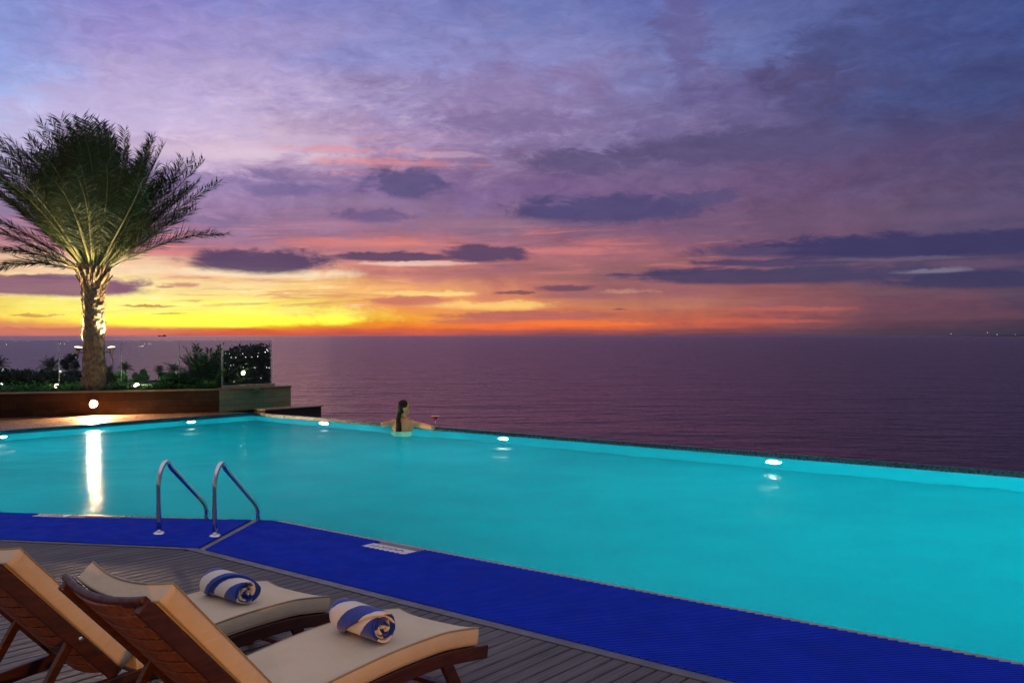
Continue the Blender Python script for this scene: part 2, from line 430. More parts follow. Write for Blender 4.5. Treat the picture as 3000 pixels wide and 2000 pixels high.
# near copings
wallstrip(A - DR*.0, DR, 14, NR, .055, -.088, .004).build('pool_coping', M['coping'], kind='structure', bevel=.006)
wallstrip(A + DL*.02, DL, (K-A).length, NL, .045, -.088, .002).build('pool_coping', M['lip'], kind='structure', bevel=.006)
# ------------------------------------------------------------------ mats
D1 = Vector((.9885, -.1516, 0)); Q1 = Vector((.1516, .9885, 0))
TL, TR_ = Vector((-2.465, 9.335, 0)), Vector((-2.385, 9.325, 0))
BL, BR = G(583, 1607), G(612, 1606)
dmo = (G(2000, 1963) - G(1000, 1712.6)).normalized()
Bo = G(1000, 1712.6)
BRo = isect(BR, (BR-TR_).normalized(), Bo, dmo)
dlo = (G(0, 1582) - G(578, 1607)).normalized()
BLo = isect(BL, (BL-TL).normalized(), G(578,1607), dlo)
ArIn = isect(A + NR*.075, DR, TR_, Vector((1,-.153,0)))
# sign cut-outs, along the pool edge
def signquad(p0, d, inward, l, w0, w1):
    a = p0 + inward*w0; b = a + d*l; return [a, b, p0 + d*l + inward*w1, p0 + inward*w1]
sR = G(1142, 1583); sR = A + DR*((sR-A).dot(DR)); LR = (G(1262,1609)-G(1148,1583)).length + .02
sL = A + DL*((G(218,1508)-A).dot(DL)); LLg = (G(218,1508)-G(118,1506)).length
def ribs(poly, name, label):
    poly = [Vector(p) for p in poly]; qs = [p.dot(Q1) for p in poly]
    vs, fs = [], []
    pitch, hw, hh = .030, .0108, .015
    prof = [(-hw,.003),(-hw*.7,hh*.8),(0,hh),(hw*.7,hh*.8),(hw,.003)]
    q = min(qs)+.006
    while q < max(qs):
        xs = []
        for i in range(len(poly)):
            a, b = poly[i], poly[(i+1)%len(poly)]
            qa, qb = a.dot(Q1)-q, b.dot(Q1)-q
            if (qa < 0) != (qb < 0): xs.append((a + (b-a)*(qa/(qa-qb))).dot(D1))
        xs.sort()
        for x0, x1 in zip(xs[::2], xs[1::2]):
            if x1-x0 < .02: continue
            o = len(vs)
            for x in (x0, x1):
                for dq, z in prof: vs.append(tuple(D1*x + Q1*(q+dq) + UP*z))
            for k in range(4): fs.append((o+k, o+k+1, o+6+k, o+5+k))
            fs.append((o+4,o+3,o+2,o+1,o)); fs.append((o+5,o+6,o+7,o+8,o+9))
        q += pitch
    o = len(vs); vs += [(p.x,p.y,.0045) for p in poly]; 
    bm = bmesh.new(); bv = [bm.verts.new((p.x,p.y,.0045)) for p in poly]; bmesh.ops.triangle_fill(bm, use_beauty=True, edges=[bm.edges.new((bv[i], bv[(i+1)%len(bv)])) for i in range(len(bv))])
    bm.verts.index_update(); nrib = len(fs); fs += [tuple(o+v.index for v in f.verts) for f in bm.faces]; bm.free()
    ob = fast_mesh(name, vs, fs, [M['mat'], M['matbase']], loc=tuple(poly[0]), idx=[0]*nrib + [1]*(len(fs)-nrib)); tag(ob, label, 'mat', 'blue mats along the pool edge'); return ob
r0, r1 = .075, .30
e0 = sR + NR*r0; e1 = sR + DR*LR + NR*r0; e2 = sR + DR*LR + NR*r1; e3 = sR + NR*r1
far_in = A + NR*.075 + DR*13; far_out = Bo + dmo*10
ribs([TR_, ArIn, e0, e3, e2, e1, far_in, far_out, BRo], 'pool_mat', 'wide royal blue ribbed mat along the long near pool edge in front of the loungers')
g0, g1 = .05, .205
h0 = sL + NL*g0; h1 = sL + DL*LLg + NL*g0; h2 = sL + DL*LLg + NL*g1; h3 = sL + NL*g1
lf_in = K + NL*.05; lf_out = BLo + dlo*11
ribs([TL, BLo, lf_out, lf_in, h1, h2, h3, A+NL*.05+DL*.3], 'pool_mat', 'shorter royal blue mat that the steel pool ladder rails stand on')
# base slab under mats, coping and seam
cor = isect(Bo, dmo, G(578,1607), dlo)
slab = [P2(A+NR*.055), P2(A+DR*14+NR*.055), P2(Bo+dmo*11), P2(cor), P2(cor+dlo*12), P2(K+NL*.045)]
slab = [P2(A+NR*.056), P2(A+DR*14+NR*.056), P2(Bo+dmo*11), P2(cor), P2(cor+dlo*12), P2(K+NL*.046), P2(A+NL*.046)]
bm = bmesh.new(); bv = [bm.verts.new((*p, 0)) for p in slab]
bmesh.ops.triangle_fill(bm, use_beauty=True, edges=[bm.edges.new((bv[i], bv[(i+1)%len(bv)])) for i in range(len(bv))])
bm.verts.index_update(); s_ = MB(); s_.add([v.co for v in bm.verts], [tuple(v.index for v in (f.verts if f.normal.z > 0 else f.verts[::-1])) for f in bm.faces]) if False else None
fs = []
for f in bm.faces:
    f.normal_update(); ids = [v.index for v in f.verts]; fs.append(tuple(ids if f.normal.z > 0 else ids[::-1]))
s_ = MB(); s_.add([v.co.copy() for v in bm.verts], fs); bm.free()
s_.build('pool_surround', M['strip'], kind='structure')
# depth plates
def sign(p0, d, inw, l, w0, w1, label, flip):
    t = thing('depth_marker_sign', label, 'sign', p0 + d*l/2 + inw*(w0+w1)/2 + UP*.004, 'white depth plates at the pool edge')
    c = p0 + d*l/2 + inw*(w0+w1)/2; c.z = .0065
    MB().box(c, d*l/2, inw*(w1-w0)/2, UP*.0025).build('plate', M['sign'], t, bevel=.0008)
    # raised lettering, read from the deck
    rt = d if flip else -d; up_ = -inw
    def txt(body, size, shift):
        cu = bpy.data.curves.new('lettering', 'FONT'); cu.body = body; cu.size = size; cu.align_x = 'CENTER'; cu.align_y = 'CENTER'; cu.extrude = .0008
        tmp = bpy.data.objects.new('tmp', cu); COL.objects.link(tmp)
        dg = bpy.context.evaluated_depsgraph_get(); me = bpy.data.meshes.new_from_object(tmp.evaluated_get(dg)); bpy.data.objects.remove(tmp)
        mm = Matrix((rt, up_, UP)).transposed().to_4x4(); me.transform(mm)
        me.materials.clear(); me.materials.append(M['ink'])
        o = bpy.data.objects.new('lettering', me); COL.objects.link(o); o.parent = t
        o.location = (c + rt*shift + UP*.0035) - t.location
    txt('1.2 MT', (w1-w0)*.55, -l*.2)
    wv = MB(); pts = []
    for k in range(33):
        a = k/32; pts.append(c + rt*(l*.06 + a*l*.3) + up_*((w1-w0)*.28*abs(math.sin(a*2*math.pi)) - (w1-w0)*.12) + UP*.004)
    wv.tube(pts, .004, 6).build('wave_symbol', M['ink'], t)
sign(sR, DR, NR, LR*.96, .15, .295, 'white depth plate set in the wide mat beside the lounger side of the pool', True)
sign(sL, DL, NL, LLg*.98, .057, .198, 'small white depth plate set in the mat left of the ladder', False)
# seam joint lines
# ------------------------------------------------------------------ deck planks
mb = MB(); pw, gap = .0925, .0105
BWD = .055                                            # border strip width
nrO = Vector((dmo.y, -dmo.x, 0)); nrO = nrO if nrO.y < 0 else -nrO
nlO = Vector((dlo.y, -dlo.x, 0)); nlO = nlO if nlO.y < 0 else -nlO
c2 = isect(Bo + nrO*(BWD+.03), dmo, G(578,1607) + nlO*(BWD+.0), dlo)
wc = c2.dot(WD); wv = -15.0; k = 0
def lend(w_):
    p = WD*w_
    q = isect(p, LD, Bo + nrO*(BWD+.03), dmo) if w_ > wc else isect(p, LD, G(578,1607)+nlO*(BWD), dlo)
    return q.dot(LD)
while wv < 4.6:
    a, b = wv+gap/2, wv+pw-gap/2
    cuts = [(-5.5, None)]
    l0 = -5.5
    e = .004
    for seg in range(1):
        la, lb = lend(a), lend(b)
        vs = []
        ch = .006
        if a < wc < b: la = lb = min(la, lb)
        for z, ins in ((-.03, 0), (-ch, 0), (0, ch)):
            vs += [WD*(a+ins) + LD*l0 + UP*z, WD*(b-ins) + LD*l0 + UP*z, WD*(b-ins) + LD*(lb-ins) + UP*z, WD*(a+ins) + LD*(la-ins) + UP*z]
        fs = [(8,9,10,11)] if False else [(11,10,9,8)]
        for L_ in (0, 4):
            for j in range(4): fs.append((L_+(j+1)%4, L_+j, L_+4+j, L_+4+(j+1)%4))
        # orientation: WD x LD points up or down
        if WD.cross(LD).z > 0: fs = [f[::-1] for f in fs]
        mb.add(vs, fs)
    wv += pw
mb.build('timber_deck', M['deck'], kind='structure')
ub = MB(); ub.add([(-22,-6,-.031),(14,-6,-.031),(14,10,-.031),(-22,10,-.031)], [(0,1,2,3)])
# dark layer under the boards, cut to the deck side only
dk = [P2(WD*-15+LD*-5.5), P2(WD*4.6+LD*-5.5), P2(WD*4.6+LD*lend(4.6)), P2(c2), P2(WD*-15+LD*lend(-15))]
u2 = MB(); u2.add([(x,y,-.031) for x,y in dk], [(0,1,2,3,4)]); u2.build('deck_base', M['under'], kind='structure')
# border strips (metal edging) between mats and boards
cm = isect(Bo+nrO*.004, dmo, G(578,1607)+nlO*.004, dlo)
eb = MB()
eb.prism([P2(cm), P2(cm+dmo*11.5), P2(c2+dmo*11.5), P2(c2-dmo*.0)], -.03, .006)
eb.prism([P2(cm-Vector((.001,0,0))), P2(c2-Vector((.001,0,0))), P2(c2+dlo*12), P2(cm+dlo*12)], -.03, .006)
eb.build('deck_edging', M['edge'], kind='structure', bevel=.002)

# terrace / hill body below everything so nothing floats
MB().prism([(-30,-8),(16,-8),(16,1),P2(E_far+OF*.25),P2(CF+OF*.25+DS*.5),P2(wb+OS*4),(-30,24)], -6, -1.6).build('terrace_foundation', M['darkstone'], kind='structure')

# ------------------------------------------------------------------ pool lamps
def pool_lamp(p, nrm, z, label, lm='lamp_pool'):
    c = Vector((p.x,p.y,z)) ; nrm = nrm.normalized()
    t = thing('pool_light', label, 'pool light', c, 'underwater lights in the pool walls')
    MB().lathe([(.001,.021),(.088,.020),(.097,.012),(.100,.0)], c, nrm, 28).build('lens', M[lm], t, smooth=True)
    MB().lathe([(.101,0.002),(.103,.02),(.126,.018),(.132,.001)], c, nrm, 28).build('rim', M['steel'], t, smooth=True)
def onfar(x): 
    y = 1220 + (x-900)*(1383-1220)/2100; q = G(x, y); return CF + DF*((q-CF).dot(DF))
for x, lb in ((955, 'underwater light in the infinity wall left of the swimming woman'), (1480, 'underwater light in the middle of the infinity wall right of the cocktail glass'), (2270, 'brightest starlike underwater light in the infinity wall toward the right')):
    pool_lamp(onfar(x), -OF, ZW-.42, lb)
pool_lamp(onfar(2270)+DF*5.2, -OF, ZW-.42, 'underwater light in the infinity wall beyond the picture edge')
pool_lamp(CF - DS*((CF-G(560,1221.3)).dot(DS)), -OS, ZW-.42, 'underwater light in the left pool wall below the planter')
pool_lamp(CF - DS*((CF-Vector((-9.42,18.15,0))).dot(DS)), -OS, ZW-.42, 'underwater light in the left pool wall at the picture edge')
for d_ in (3.9, 8.8):
    pool_lamp(A + DR*d_, -NR, ZW-.45, 'underwater light hidden in the near pool wall below the blue mat', 'lamp_near')
pool_lamp(A + DL*4.6, -NL, ZW-.45, 'underwater light hidden in the near pool wall left of the ladder')

# ------------------------------------------------------------------ pool ladder
b1, b2 = G(464.7, 1567), G(629, 1574.5)
t = thing('pool_ladder', 'curved stainless steel pool ladder with two grab rails on the blue mat', 'pool ladder', (b1+b2)/2)
acr = (b2-b1).normalized(); inn = Vector((-acr.y, acr.x, 0)); inn = inn if inn.y > 0 else -inn
def rail(b):
    pts = [b + UP*.006]
    top, ux = .637, .185
    pts += [b + UP*z for z in (.12,.25,.36,.42)]
    for k in range(1, 13):                           # arch
        a = math.pi*(1 - k/12*.745); 
        pts.append(b + inn*(.115 + .115*math.cos(a)) + UP*(.42 + .205*math.sin(a)))
    p = pts[-1]; e = b + inn*.76 + UP*.165
    for k in range(1, 8): pts.append(p.lerp(e, k/8))
    for k in range(0, 6):
        a = k/5; pts.append(e + inn*(.062*math.sin(a*math.pi/2)) + UP*(-.085*a - .02*a*a))
    l_ = pts[-1]
    pts += [l_ + UP*-.2, l_ + UP*-.5, l_ + UP*-.95]
    return pts
rl = []
for b in (b1, b2):
    pts = rail(b); h = MB().tube(pts, .0225, 16).build('handrail', M['steel'], t, smooth=True); rl.append(pts)
    MB().lathe([(.001,.02),(.03,.0199),(.045,.013),(.05,.0)], b + UP*.011, UP, 24).build('flange', M['steel'], h, smooth=True)
for z in (-.32, -.58, -.84):
    p0 = Vector((rl[0][-1].x, rl[0][-1].y, z)); p1 = Vector((rl[1][-1].x, rl[1][-1].y, z))
    MB().bar(p0, p1, inn, .07, .025).build('tread', M['steel'], t, bevel=.006)

# ------------------------------------------------------------------ sun lounger
F1 = Vector((-.163, 4.805, 0)); CW = .545; TH = .082
def catmull(pts, n=8):
    out = []
    for i in range(len(pts)-1):
        p0, p1, p2, p3 = pts[max(i-1,0)], pts[i], pts[i+1], pts[min(i+2,len(pts)-1)]
        for k in range(n):
            s = k/n
            out.append(tuple(.5*((2*p1[j]) + (-p0[j]+p2[j])*s + (2*p0[j]-5*p1[j]+4*p2[j]-p3[j])*s*s + (-p0[j]+3*p1[j]-3*p2[j]+p3[j])*s**3) for j in range(2)))
    out.append(tuple(pts[-1])); return out
def LP(t_, w_, z_): return F1 - LD*t_ - WD*w_ + UP*z_
def sweep_cushion(prof, sag0, sag1, seed):
    # prof: list of (t, z) along the top surface; returns mesh and edge curves
    m_ = MB(); nW = 18; ring = []
    rr = random.Random(seed)
    N = len(prof)
    nrm = []
    for i in range(N):
        a, b = prof[max(i-1,0)], prof[min(i+1,N-1)]; d = Vector((b[0]-a[0], b[1]-a[1])).normalized(); nrm.append(Vector((d.y, -d.x)) if False else Vector((-d.y, d.x)))
    for i in range(N):
        if nrm[i].y < 0: nrm[i] = -nrm[i]
    edges = {k: [] for k in ('tn','tf','bn','bf')}
    rows = []
    for i in range(N):
        s = i/(N-1); sag = sag0 + (sag1-sag0)*s
        endf = min(1, min(s, 1-s)*14); row = []
        def pt(w_, h):      # h: 0 top, 1 bottom
            x = 2*w_/CW - 1; para = 1 - x*x
            off = -sag*para - TH*h
            if h == 0: off += .012*para*endf - .010*(1-endf)*para
            q = prof[i]; return LP(q[0] + nrm[i].x*off, w_, q[1] + nrm[i].y*off)
        for k in range(nW+1):
            w_ = CW*k/nW; row.append(pt(w_, 0))
        bul = .006
        row.append(pt(CW, .18) - WD*bul*.7); row.append(pt(CW, .5) - WD*bul); row.append(pt(CW, .82) - WD*bul*.7)
        for k in range(nW, -1, -1): row.append(pt(CW*k/nW, 1))
        row.append(pt(0, .82) + WD*bul*.7); row.append(pt(0, .5) + WD*bul); row.append(pt(0, .18) + WD*bul*.7)
        rows.append(row)
        edges['tn'].append(pt(0,.02)); edges['tf'].append(pt(CW,.02)); edges['bn'].append(pt(0,.98)); edges['bf'].append(pt(CW,.98))
    nr = len(rows[0])
    m_.v = [p for r in rows for p in r]
    for i in range(N-1):
        for k in range(nr): m_.f.append((i*nr+k, (i+1)*nr+k, (i+1)*nr+(k+1)%nr, i*nr+(k+1)%nr))
    top0 = list(range(nr)); m_.f.append(tuple(top0)); m_.f.append(tuple((N-1)*nr+k for k in range(nr))[::-1])
    e0 = [rows[0][k] for k in range(nW+1)]; e1 = [rows[-1][k] for k in range(nW+1)]
    loop_top = edges['tn'] + e1[1:-1] + edges['tf'][::-1] + e0[::-1][1:-1]
    loop_bot = [rows[0][0]*.02 + rows[0][nr-4]*.98]
    loop_bot = edges['bn'] + [rows[-1][nW+4+nW-k] for k in range(1,nW)] + edges['bf'][::-1]
    return m_, loop_top + [loop_top[0]], loop_bot
seat_prof = catmull([(0,.33),(.14,.35),(.28,.362),(.575,.358),(.832,.338),(1.02,.318),(1.16,.305)], 7)
back_prof = [(1.165+.507*k/24, .315+.560*k/24) for k in range(25)]
root = thing('sun_lounger', 'beige cushioned teak lounger nearest the right, its raised back in front of the other', 'sun lounger', LP(.8,.27,0), 'teak loungers on the deck')
for nm, prof, sg in (('seat_cushion', seat_prof, (.020,.012)), ('back_cushion', back_prof, (.012,.030))):
    cm_, lt, lb_ = sweep_cushion(prof, *sg, 3)
    c = cm_.build(nm, M['cushion'], root, smooth=True)
    # sharp-ish ends keep flat shading on end caps
    ms = c.data
    for p_ in ms.polygons:
        if len(p_.vertices) > 4: p_.use_smooth = False
    q = MB(); q.tube(lt, .0045, 6, cap=False); q.tube(lb_, .0042, 6); q.build('piping', M['piping'], c, smooth=True)
# frame
RAILH, RAILT = .066, .032
def offs(prof, d):
    out = []
    for i in range(len(prof)):
        a, b = prof[max(i-1,0)], prof[min(i+1,len(prof)-1)]; v = Vector((b[0]-a[0], b[1]-a[1])).normalized(); nn = Vector((-v.y, v.x)); nn = nn if nn.y > 0 else -nn
        out.append((prof[i][0]+nn.x*d, prof[i][1]+nn.y*d))
    return out
def board(profile_top, h, w0, w1):
    m_ = MB(); top = profile_top; bot = offs(profile_top, -h); n_ = len(top)
    for w_ in (w0, w1):
        for q in top: m_.v.append(LP(q[0], w_, q[1]))
        for q in bot: m_.v.append(LP(q[0], w_, q[1]))
    o = 2*n_
    for i in range(n_-1):
        m_.f += [(i, i+1, o+i+1, o+i), (n_+i+1, n_+i, o+n_+i, o+n_+i+1), (i+1, i, n_+i, n_+i+1), (o+i, o+i+1, o+n_+i+1, o+n_+i)]
    m_.f += [(0, o, o+n_, n_), (n_-1, 2*n_-1, o+2*n_-1, o+n_-1)]
    return m_
seat_rail = catmull([(-.065,.232),(.05,.247),(.28,.272),(.575,.270),(.85,.250),(1.15,.235),(1.35,.222),(1.55,.200)], 6)
for w0 in (-.012, CW-.02):
    board(seat_rail, RAILH, w0, w0+RAILT).build('side_rail', M['wood'], root, bevel=.006)
back_line = [(1.115+.69*k*.01+.075, .315-.075+.72*k*.01) for k in range(0, 88, 6)]
back_line = [(1.165+.058+.547*k/14, .315-.060+.585*k/14) for k in range(15)]
brail = back_line
bx, bz = .547/math.hypot(.547,.585), .585/math.hypot(.547,.585)
for w0 in (-.004, CW-.028):
    m_ = board(brail, .062, w0, w0+.032); m_.build('back_rail', M['wood'], root, bevel=.007)
# back slats, bowed away from the cushion
for k in range(11):
    u = .012 + .0735*k; m_ = MB(); n_ = 15
    base_t, base_z = back_line[0][0] + bx*u, back_line[0][1] + bz*u
    for i in range(n_):
        x = i/(n_-1); w_ = .027 + (CW-.054)*x; sg = .010 + .058*(1-(2*x-1)**2)
        for du, dn in ((0,0),(.060,0),(.060,.011),(0,.011)):
            d_ = sg + dn; m_.v.append(LP(base_t + bx*du + bz*d_, w_, base_z + bz*du - bx*d_))
    for i in range(n_-1):
        for j in range(4): m_.f.append((i*4+j, i*4+(j+1)%4, i*4+4+(j+1)%4, i*4+4+j))
    m_.f += [(3,2,1,0), tuple((n_-1)*4+j for j in range(4))]
    m_.build('slat', M['slat'], root, bevel=.0025)
# curved top crossbar with rounded ends
pts = []
tt, tz = back_line[-1]
for i in range(15):
    x = i/14; w_ = -.002 + (CW+.004)*x; sg = -.004 + .042*(1-(2*x-1)**2)
    pts.append(LP(tt + bz*sg + bx*.004, w_, tz - bx*sg + bz*.004))
m_ = MB()
for i, p in enumerate(pts):
    for dx, dn in ((-.022,.0),(.012,.0),(.018,.014),(.012,.030),(-.022,.030)):
        m_.v.append(p + (-LD*bx + UP*bz)*dx + (-LD*bz - UP*bx)*dn)
for i in range(14):
    for j in range(5): m_.f.append((i*5+j, i*5+(j+1)%5, i*5+5+(j+1)%5, i*5+5+j))
m_.f += [(4,3,2,1,0), tuple(14*5+j for j in range(5))]
m_.build('top_crossbar', M['wood'], root, bevel=.006)
# legs
for w_ in (.004, CW-.004):
    MB().bar(LP(.235,w_,.215), LP(.115,w_,0), WD, .03, .062).build('leg', M['wood'], root, bevel=.006)
    MB().bar(LP(1.415,w_+(.03 if w_ < .2 else -.03),.475), LP(1.715,w_+(.03 if w_ < .2 else -.03),0), WD, .024, .042).build('back_prop', M['wood'], root, bevel=.005)
    bo = LP(1.42, -.008 if w_ < .2 else CW+.008, .44)
    MB().lathe([(.001,.008),(.009,.007),(.011,.0)], bo, WD if w_ < .2 else -WD, 12).build('bolt', M['steel'], root, smooth=True)
MB().bar(LP(.19,.02,.09), LP(.19,CW-.02,.09), LD, .05, .022).build('stretcher', M['wood'], root, bevel=.005)
MB().bar(LP(1.60,.02,.16), LP(1.60,CW-.02,.16), LD, .05, .022).build('stretcher', M['wood'], root, bevel=.005)
for k in range(12):
    t0 = .02 + .095*k; i = min(range(len(seat_rail)), key=lambda j: abs(seat_rail[j][0]-t0-.035)); z_ = seat_rail[i][1]-.012
    MB().bar(LP(t0+.035,.022,z_), LP(t0+.035,CW-.022,z_), LD, .07, .016).build('slat', M['slat'], root, bevel=.003)
l2 = copy_tree(root); l2.location = root.location + WD*-1.01 + LD*-.06
l2['label'] = 'beige cushioned teak lounger farther left, cut off by the left picture edge'

# ------------------------------------------------------------------ towels
def towel(near, far, label, seed, flap):
    near, far = Vector(near), Vector(far); ax = (near-far).normalized(); L_ = (near-far).length
    u_ = Vector((0,0,1)); s_ = ax.cross(u_).normalized(); u_ = s_.cross(ax)
    m_ = MB(); m_.uv = []
    turns = 4.5; r_in, r_out = .009, .076; th = .0135
    NA, NX = 150, 16
    arc = [0]; rad = []
    for i in range(NA+1):
        a = i/NA*turns*2*math.pi; rad.append(r_in + (r_out-r_in)*i/NA)
        if i: arc.append(arc[-1] + (rad[i]+rad[i-1])/2*turns*2*math.pi/NA)
    tot = arc[-1]; rr = random.Random(seed)
    ph = rr.random()*6
    def P(i, x, off):
        # outer end slants along the roll: diagonal flap
        cut = flap*(x) ; f = i/NA; j = f*(1 - cut)
        a = j*turns*2*math.pi; r = r_in + (r_out-r_in)*j + off
        r *= 1 + .035*math.sin(a+ph) + .02*math.sin(2*a+ph)
        sq = 1 - .07*max(0, -math.cos(a - 0))         # slight flattening
        push = .012*math.sin(3*a*.5 + ph)*(1 if x > .5 else -1)*abs(2*x-1)**3 + (.02*(1-j))*abs(2*x-1)**4*(1 if x > .5 else -1)*-.4
        dv = u_*math.cos(a)*r*.97 + s_*math.sin(a)*r*1.04
        return far.lerp(near, .5) + ax*((x-.5)*L_ + push) + dv, (j*tot, x*L_)
    idx = {}
    for sd, off in ((0, th*.46), (1, -th*.46)):
        for i in range(NA+1):
            for k in range(NX+1):
                x = k/NX; o2 = off*(1 - .5*(abs(2*x-1)**8))
                p, uv = P(i, x, o2); idx[sd,i,k] = len(m_.v); m_.v.append(p); m_.uv.append(uv)
    for i in range(NA):
        for k in range(NX):
            m_.f.append((idx[0,i,k], idx[0,i+1,k], idx[0,i+1,k+1], idx[0,i,k+1])); m_.f.append((idx[1,i,k+1], idx[1,i+1,k+1], idx[1,i+1,k], idx[1,i,k]))
        m_.f.append((idx[0,i+1,0], idx[0,i,0], idx[1,i,0], idx[1,i+1,0])); m_.f.append((idx[0,i,NX], idx[0,i+1,NX], idx[1,i+1,NX], idx[1,i,NX]))
    for k in range(NX):
        m_.f.append((idx[0,NA,k], idx[1,NA,k], idx[1,NA,k+1], idx[0,NA,k+1])); m_.f.append((idx[0,0,k+1], idx[1,0,k+1], idx[1,0,k], idx[0,0,k]))
    o = m_.build('rolled_towel', M['towel'], loc=near.lerp(far,.5), smooth=True)
    tag(o, label, 'towel', 'rolled towels on the loungers'); return o
towel((-.573,4.447,.430), (-.80,4.675,.433), 'blue and white striped rolled towel on the nearest lounger seat', 1, .10)
towel((-1.364,5.085,.430), (-1.615,5.318,.432), 'blue and white striped rolled towel on the farther left lounger seat', 5, .16)

# ------------------------------------------------------------------ woman at the infinity edge
wp = G(1178, 1262, ZW); fw = Vector((.24,.97,0)).normalized(); rt = Vector((.97,-.24,0)).normalized(); KS = 1.19
def B(r_, f_, u_): return wp + (rt*r_ + fw*f_ + UP*u_)*KS
pr = thing('person', 'woman with long brown ponytail leaning on the infinity edge, seen from behind', 'person', wp + UP*-.9)
b = MB()
# torso
b.ell(B(0,.02,-.30), .135*KS, .085*KS, .20*KS, rt, fw, UP)
b.ell(B(0,.02,-.08), .172*KS, .10*KS, .19*KS, rt, fw, UP)
b.ell(B(0,.03,.065), .188*KS, .090*KS, .13*KS, rt, fw, UP)
b.cap(B(-.155,.03,.125), B(.155,.03,.125), .056*KS, .056*KS)
b.cap(B(-.06,.03,.165), B(.06,.03,.165), .05*KS, .05*KS)
b.cap(B(0,.02,.14), B(.015,.045,.245), .056*KS, .049*KS)
# arms: upper arm to elbow resting on the lip, forearm folded back across
sr, sl = B(.185,.03,.115), B(-.185,.03,.115)
er = G(1266, 1252.5, .05); el_ = G(1123, 1243, .05)
hr = B(.02,.40,.095); hl = B(.02,.44,.15)
for s0, e_, h_ in ((sr, er, B(.03,.37,.085)), (sl, el_, B(.0,.42,.10))):
    b.cap(s0, e_, .050*KS, .040*KS); b.cap(e_, h_, .040*KS, .027*KS)
    d_ = (h_-e_).normalized(); sd = d_.cross(UP).normalized(); pl = h_ + d_*.045*KS
    b.ell(pl, .045*KS, .038*KS, .016*KS, d_, sd, UP)
    for q in range(4):
        f0 = pl + d_*.035*KS + sd*(.027-.018*q)*KS; ln = (.062,.072,.068,.052)[q]*KS
        b.cap(f0, f0 + d_*ln*.55 - UP*.004, .0095*KS, .0088*KS, 8); b.cap(f0 + d_*ln*.55 - UP*.004, f0 + d_*ln - UP*.016, .0088*KS, .0075*KS, 8)
    b.cap(pl - d_*.02*KS + sd*.03*KS, pl + d_*.03*KS + sd*.062*KS, .011*KS, .009*KS, 8)
# hips and legs under water
b.ell(B(0,.02,-.46), .155*KS, .10*KS, .13*KS, rt, fw, UP)
for sgn in (-1,1):
    b.cap(B(.065*sgn,.03,-.48), B(.06*sgn,.08,-.62), .070*KS, .05*KS); b.cap(B(.06*sgn,.08,-.62), B(.06*sgn,.10,-.80), .045*KS, .035*KS)
# head turned to the right
hd = (rt*.86 + fw*.42).normalized(); hs = Vector((-hd.y, hd.x, 0)); hc = B(.018,.06,.372)
b.ell(hc + UP*.022*KS - hd*.008*KS, .098*KS, .075*KS, .098*KS, hd, hs, UP)
b.ell(hc + hd*.040*KS - UP*.045*KS, .055*KS, .054*KS, .066*KS, hd, hs, UP)     # jaw
b.ell(hc + hd*.066*KS - UP*.085*KS, .022*KS, .024*KS, .018*KS, hd, hs, UP)      # chin
b.cap(hc + hd*.086*KS + UP*.008*KS, hc + hd*.107*KS - UP*.026*KS, .009*KS, .014*KS, 8)   # nose
b.ell(hc + hd*.083*KS - UP*.056*KS, .014*KS, .022*KS, .008*KS, hd, hs, UP, 12, 8)  # lips
for s in (-1,1): b.ell(hc - hd*.010*KS - UP*.018*KS + hs*.074*KS*s, .020*KS, .010*KS, .031*KS, hd, hs, UP, 12, 8)
body = b.build('body', M['skin'], pr, remesh=.0075, sm=3)
for s in (-1,1): MB().ell(hc + hd*.078*KS + UP*.004*KS + hs*.034*KS*s, .012*KS, .016*KS, .008*KS, hd, hs, UP, 12, 8).build('eye', M['eye'], pr, smooth=True)
for s in (-1,1): MB().ell(hc + hd*.002*KS - UP*.056*KS + hs*.082*KS*s, .007, .007, .007).build('earring', M['rim'], pr, smooth=True)
hmb = MB()
hmb.ell(hc - hd*.022*KS + UP*.034*KS, .098*KS, .083*KS, .096*KS, hd, hs, UP)
hmb.ell(hc - hd*.055*KS - UP*.02*KS, .060*KS, .070*KS, .085*KS, hd, hs, UP)
tail = [hc - hd*.075*KS - UP*.02*KS, hc - hd*.085*KS - UP*.10*KS, B(-.045,-.065,.19), B(-.03,-.085,.10), B(-.028,-.09,.02), B(-.022,-.088,-.03)]
for i, (r0_, r1_) in enumerate(((.052,.040),(.040,.036),(.038,.048),(.048,.052),(.052,.034))): hmb.cap(tail[i], tail[i+1], r0_*KS, r1_*KS)
hmb.build('hair', M['hair'], pr, remesh=.010, sm=2)
su = MB(); su.lathe([(.150,-.70),(.165,-.62),(.180,-.50),(.168,-.34),(.176,-.16),(.184,-.06),(.182,-.010),(.176,-.004)], (0,0,0), UP, 28)
su.v = [wp + (rt*v.x*1.0 + fw*(v.y*.80 + .005) + UP*v.z)*KS for v in su.v]
su.build('bikini_top', M['suit'], pr, smooth=True)
su = MB(); su.tube([B(.055,-.02,.20), B(.035,-.032,.225), B(-.01,-.035,.225), B(-.05,-.02,.20)], .005*KS, 6); su.build('neck_strap', M['suit'], pr, smooth=True)

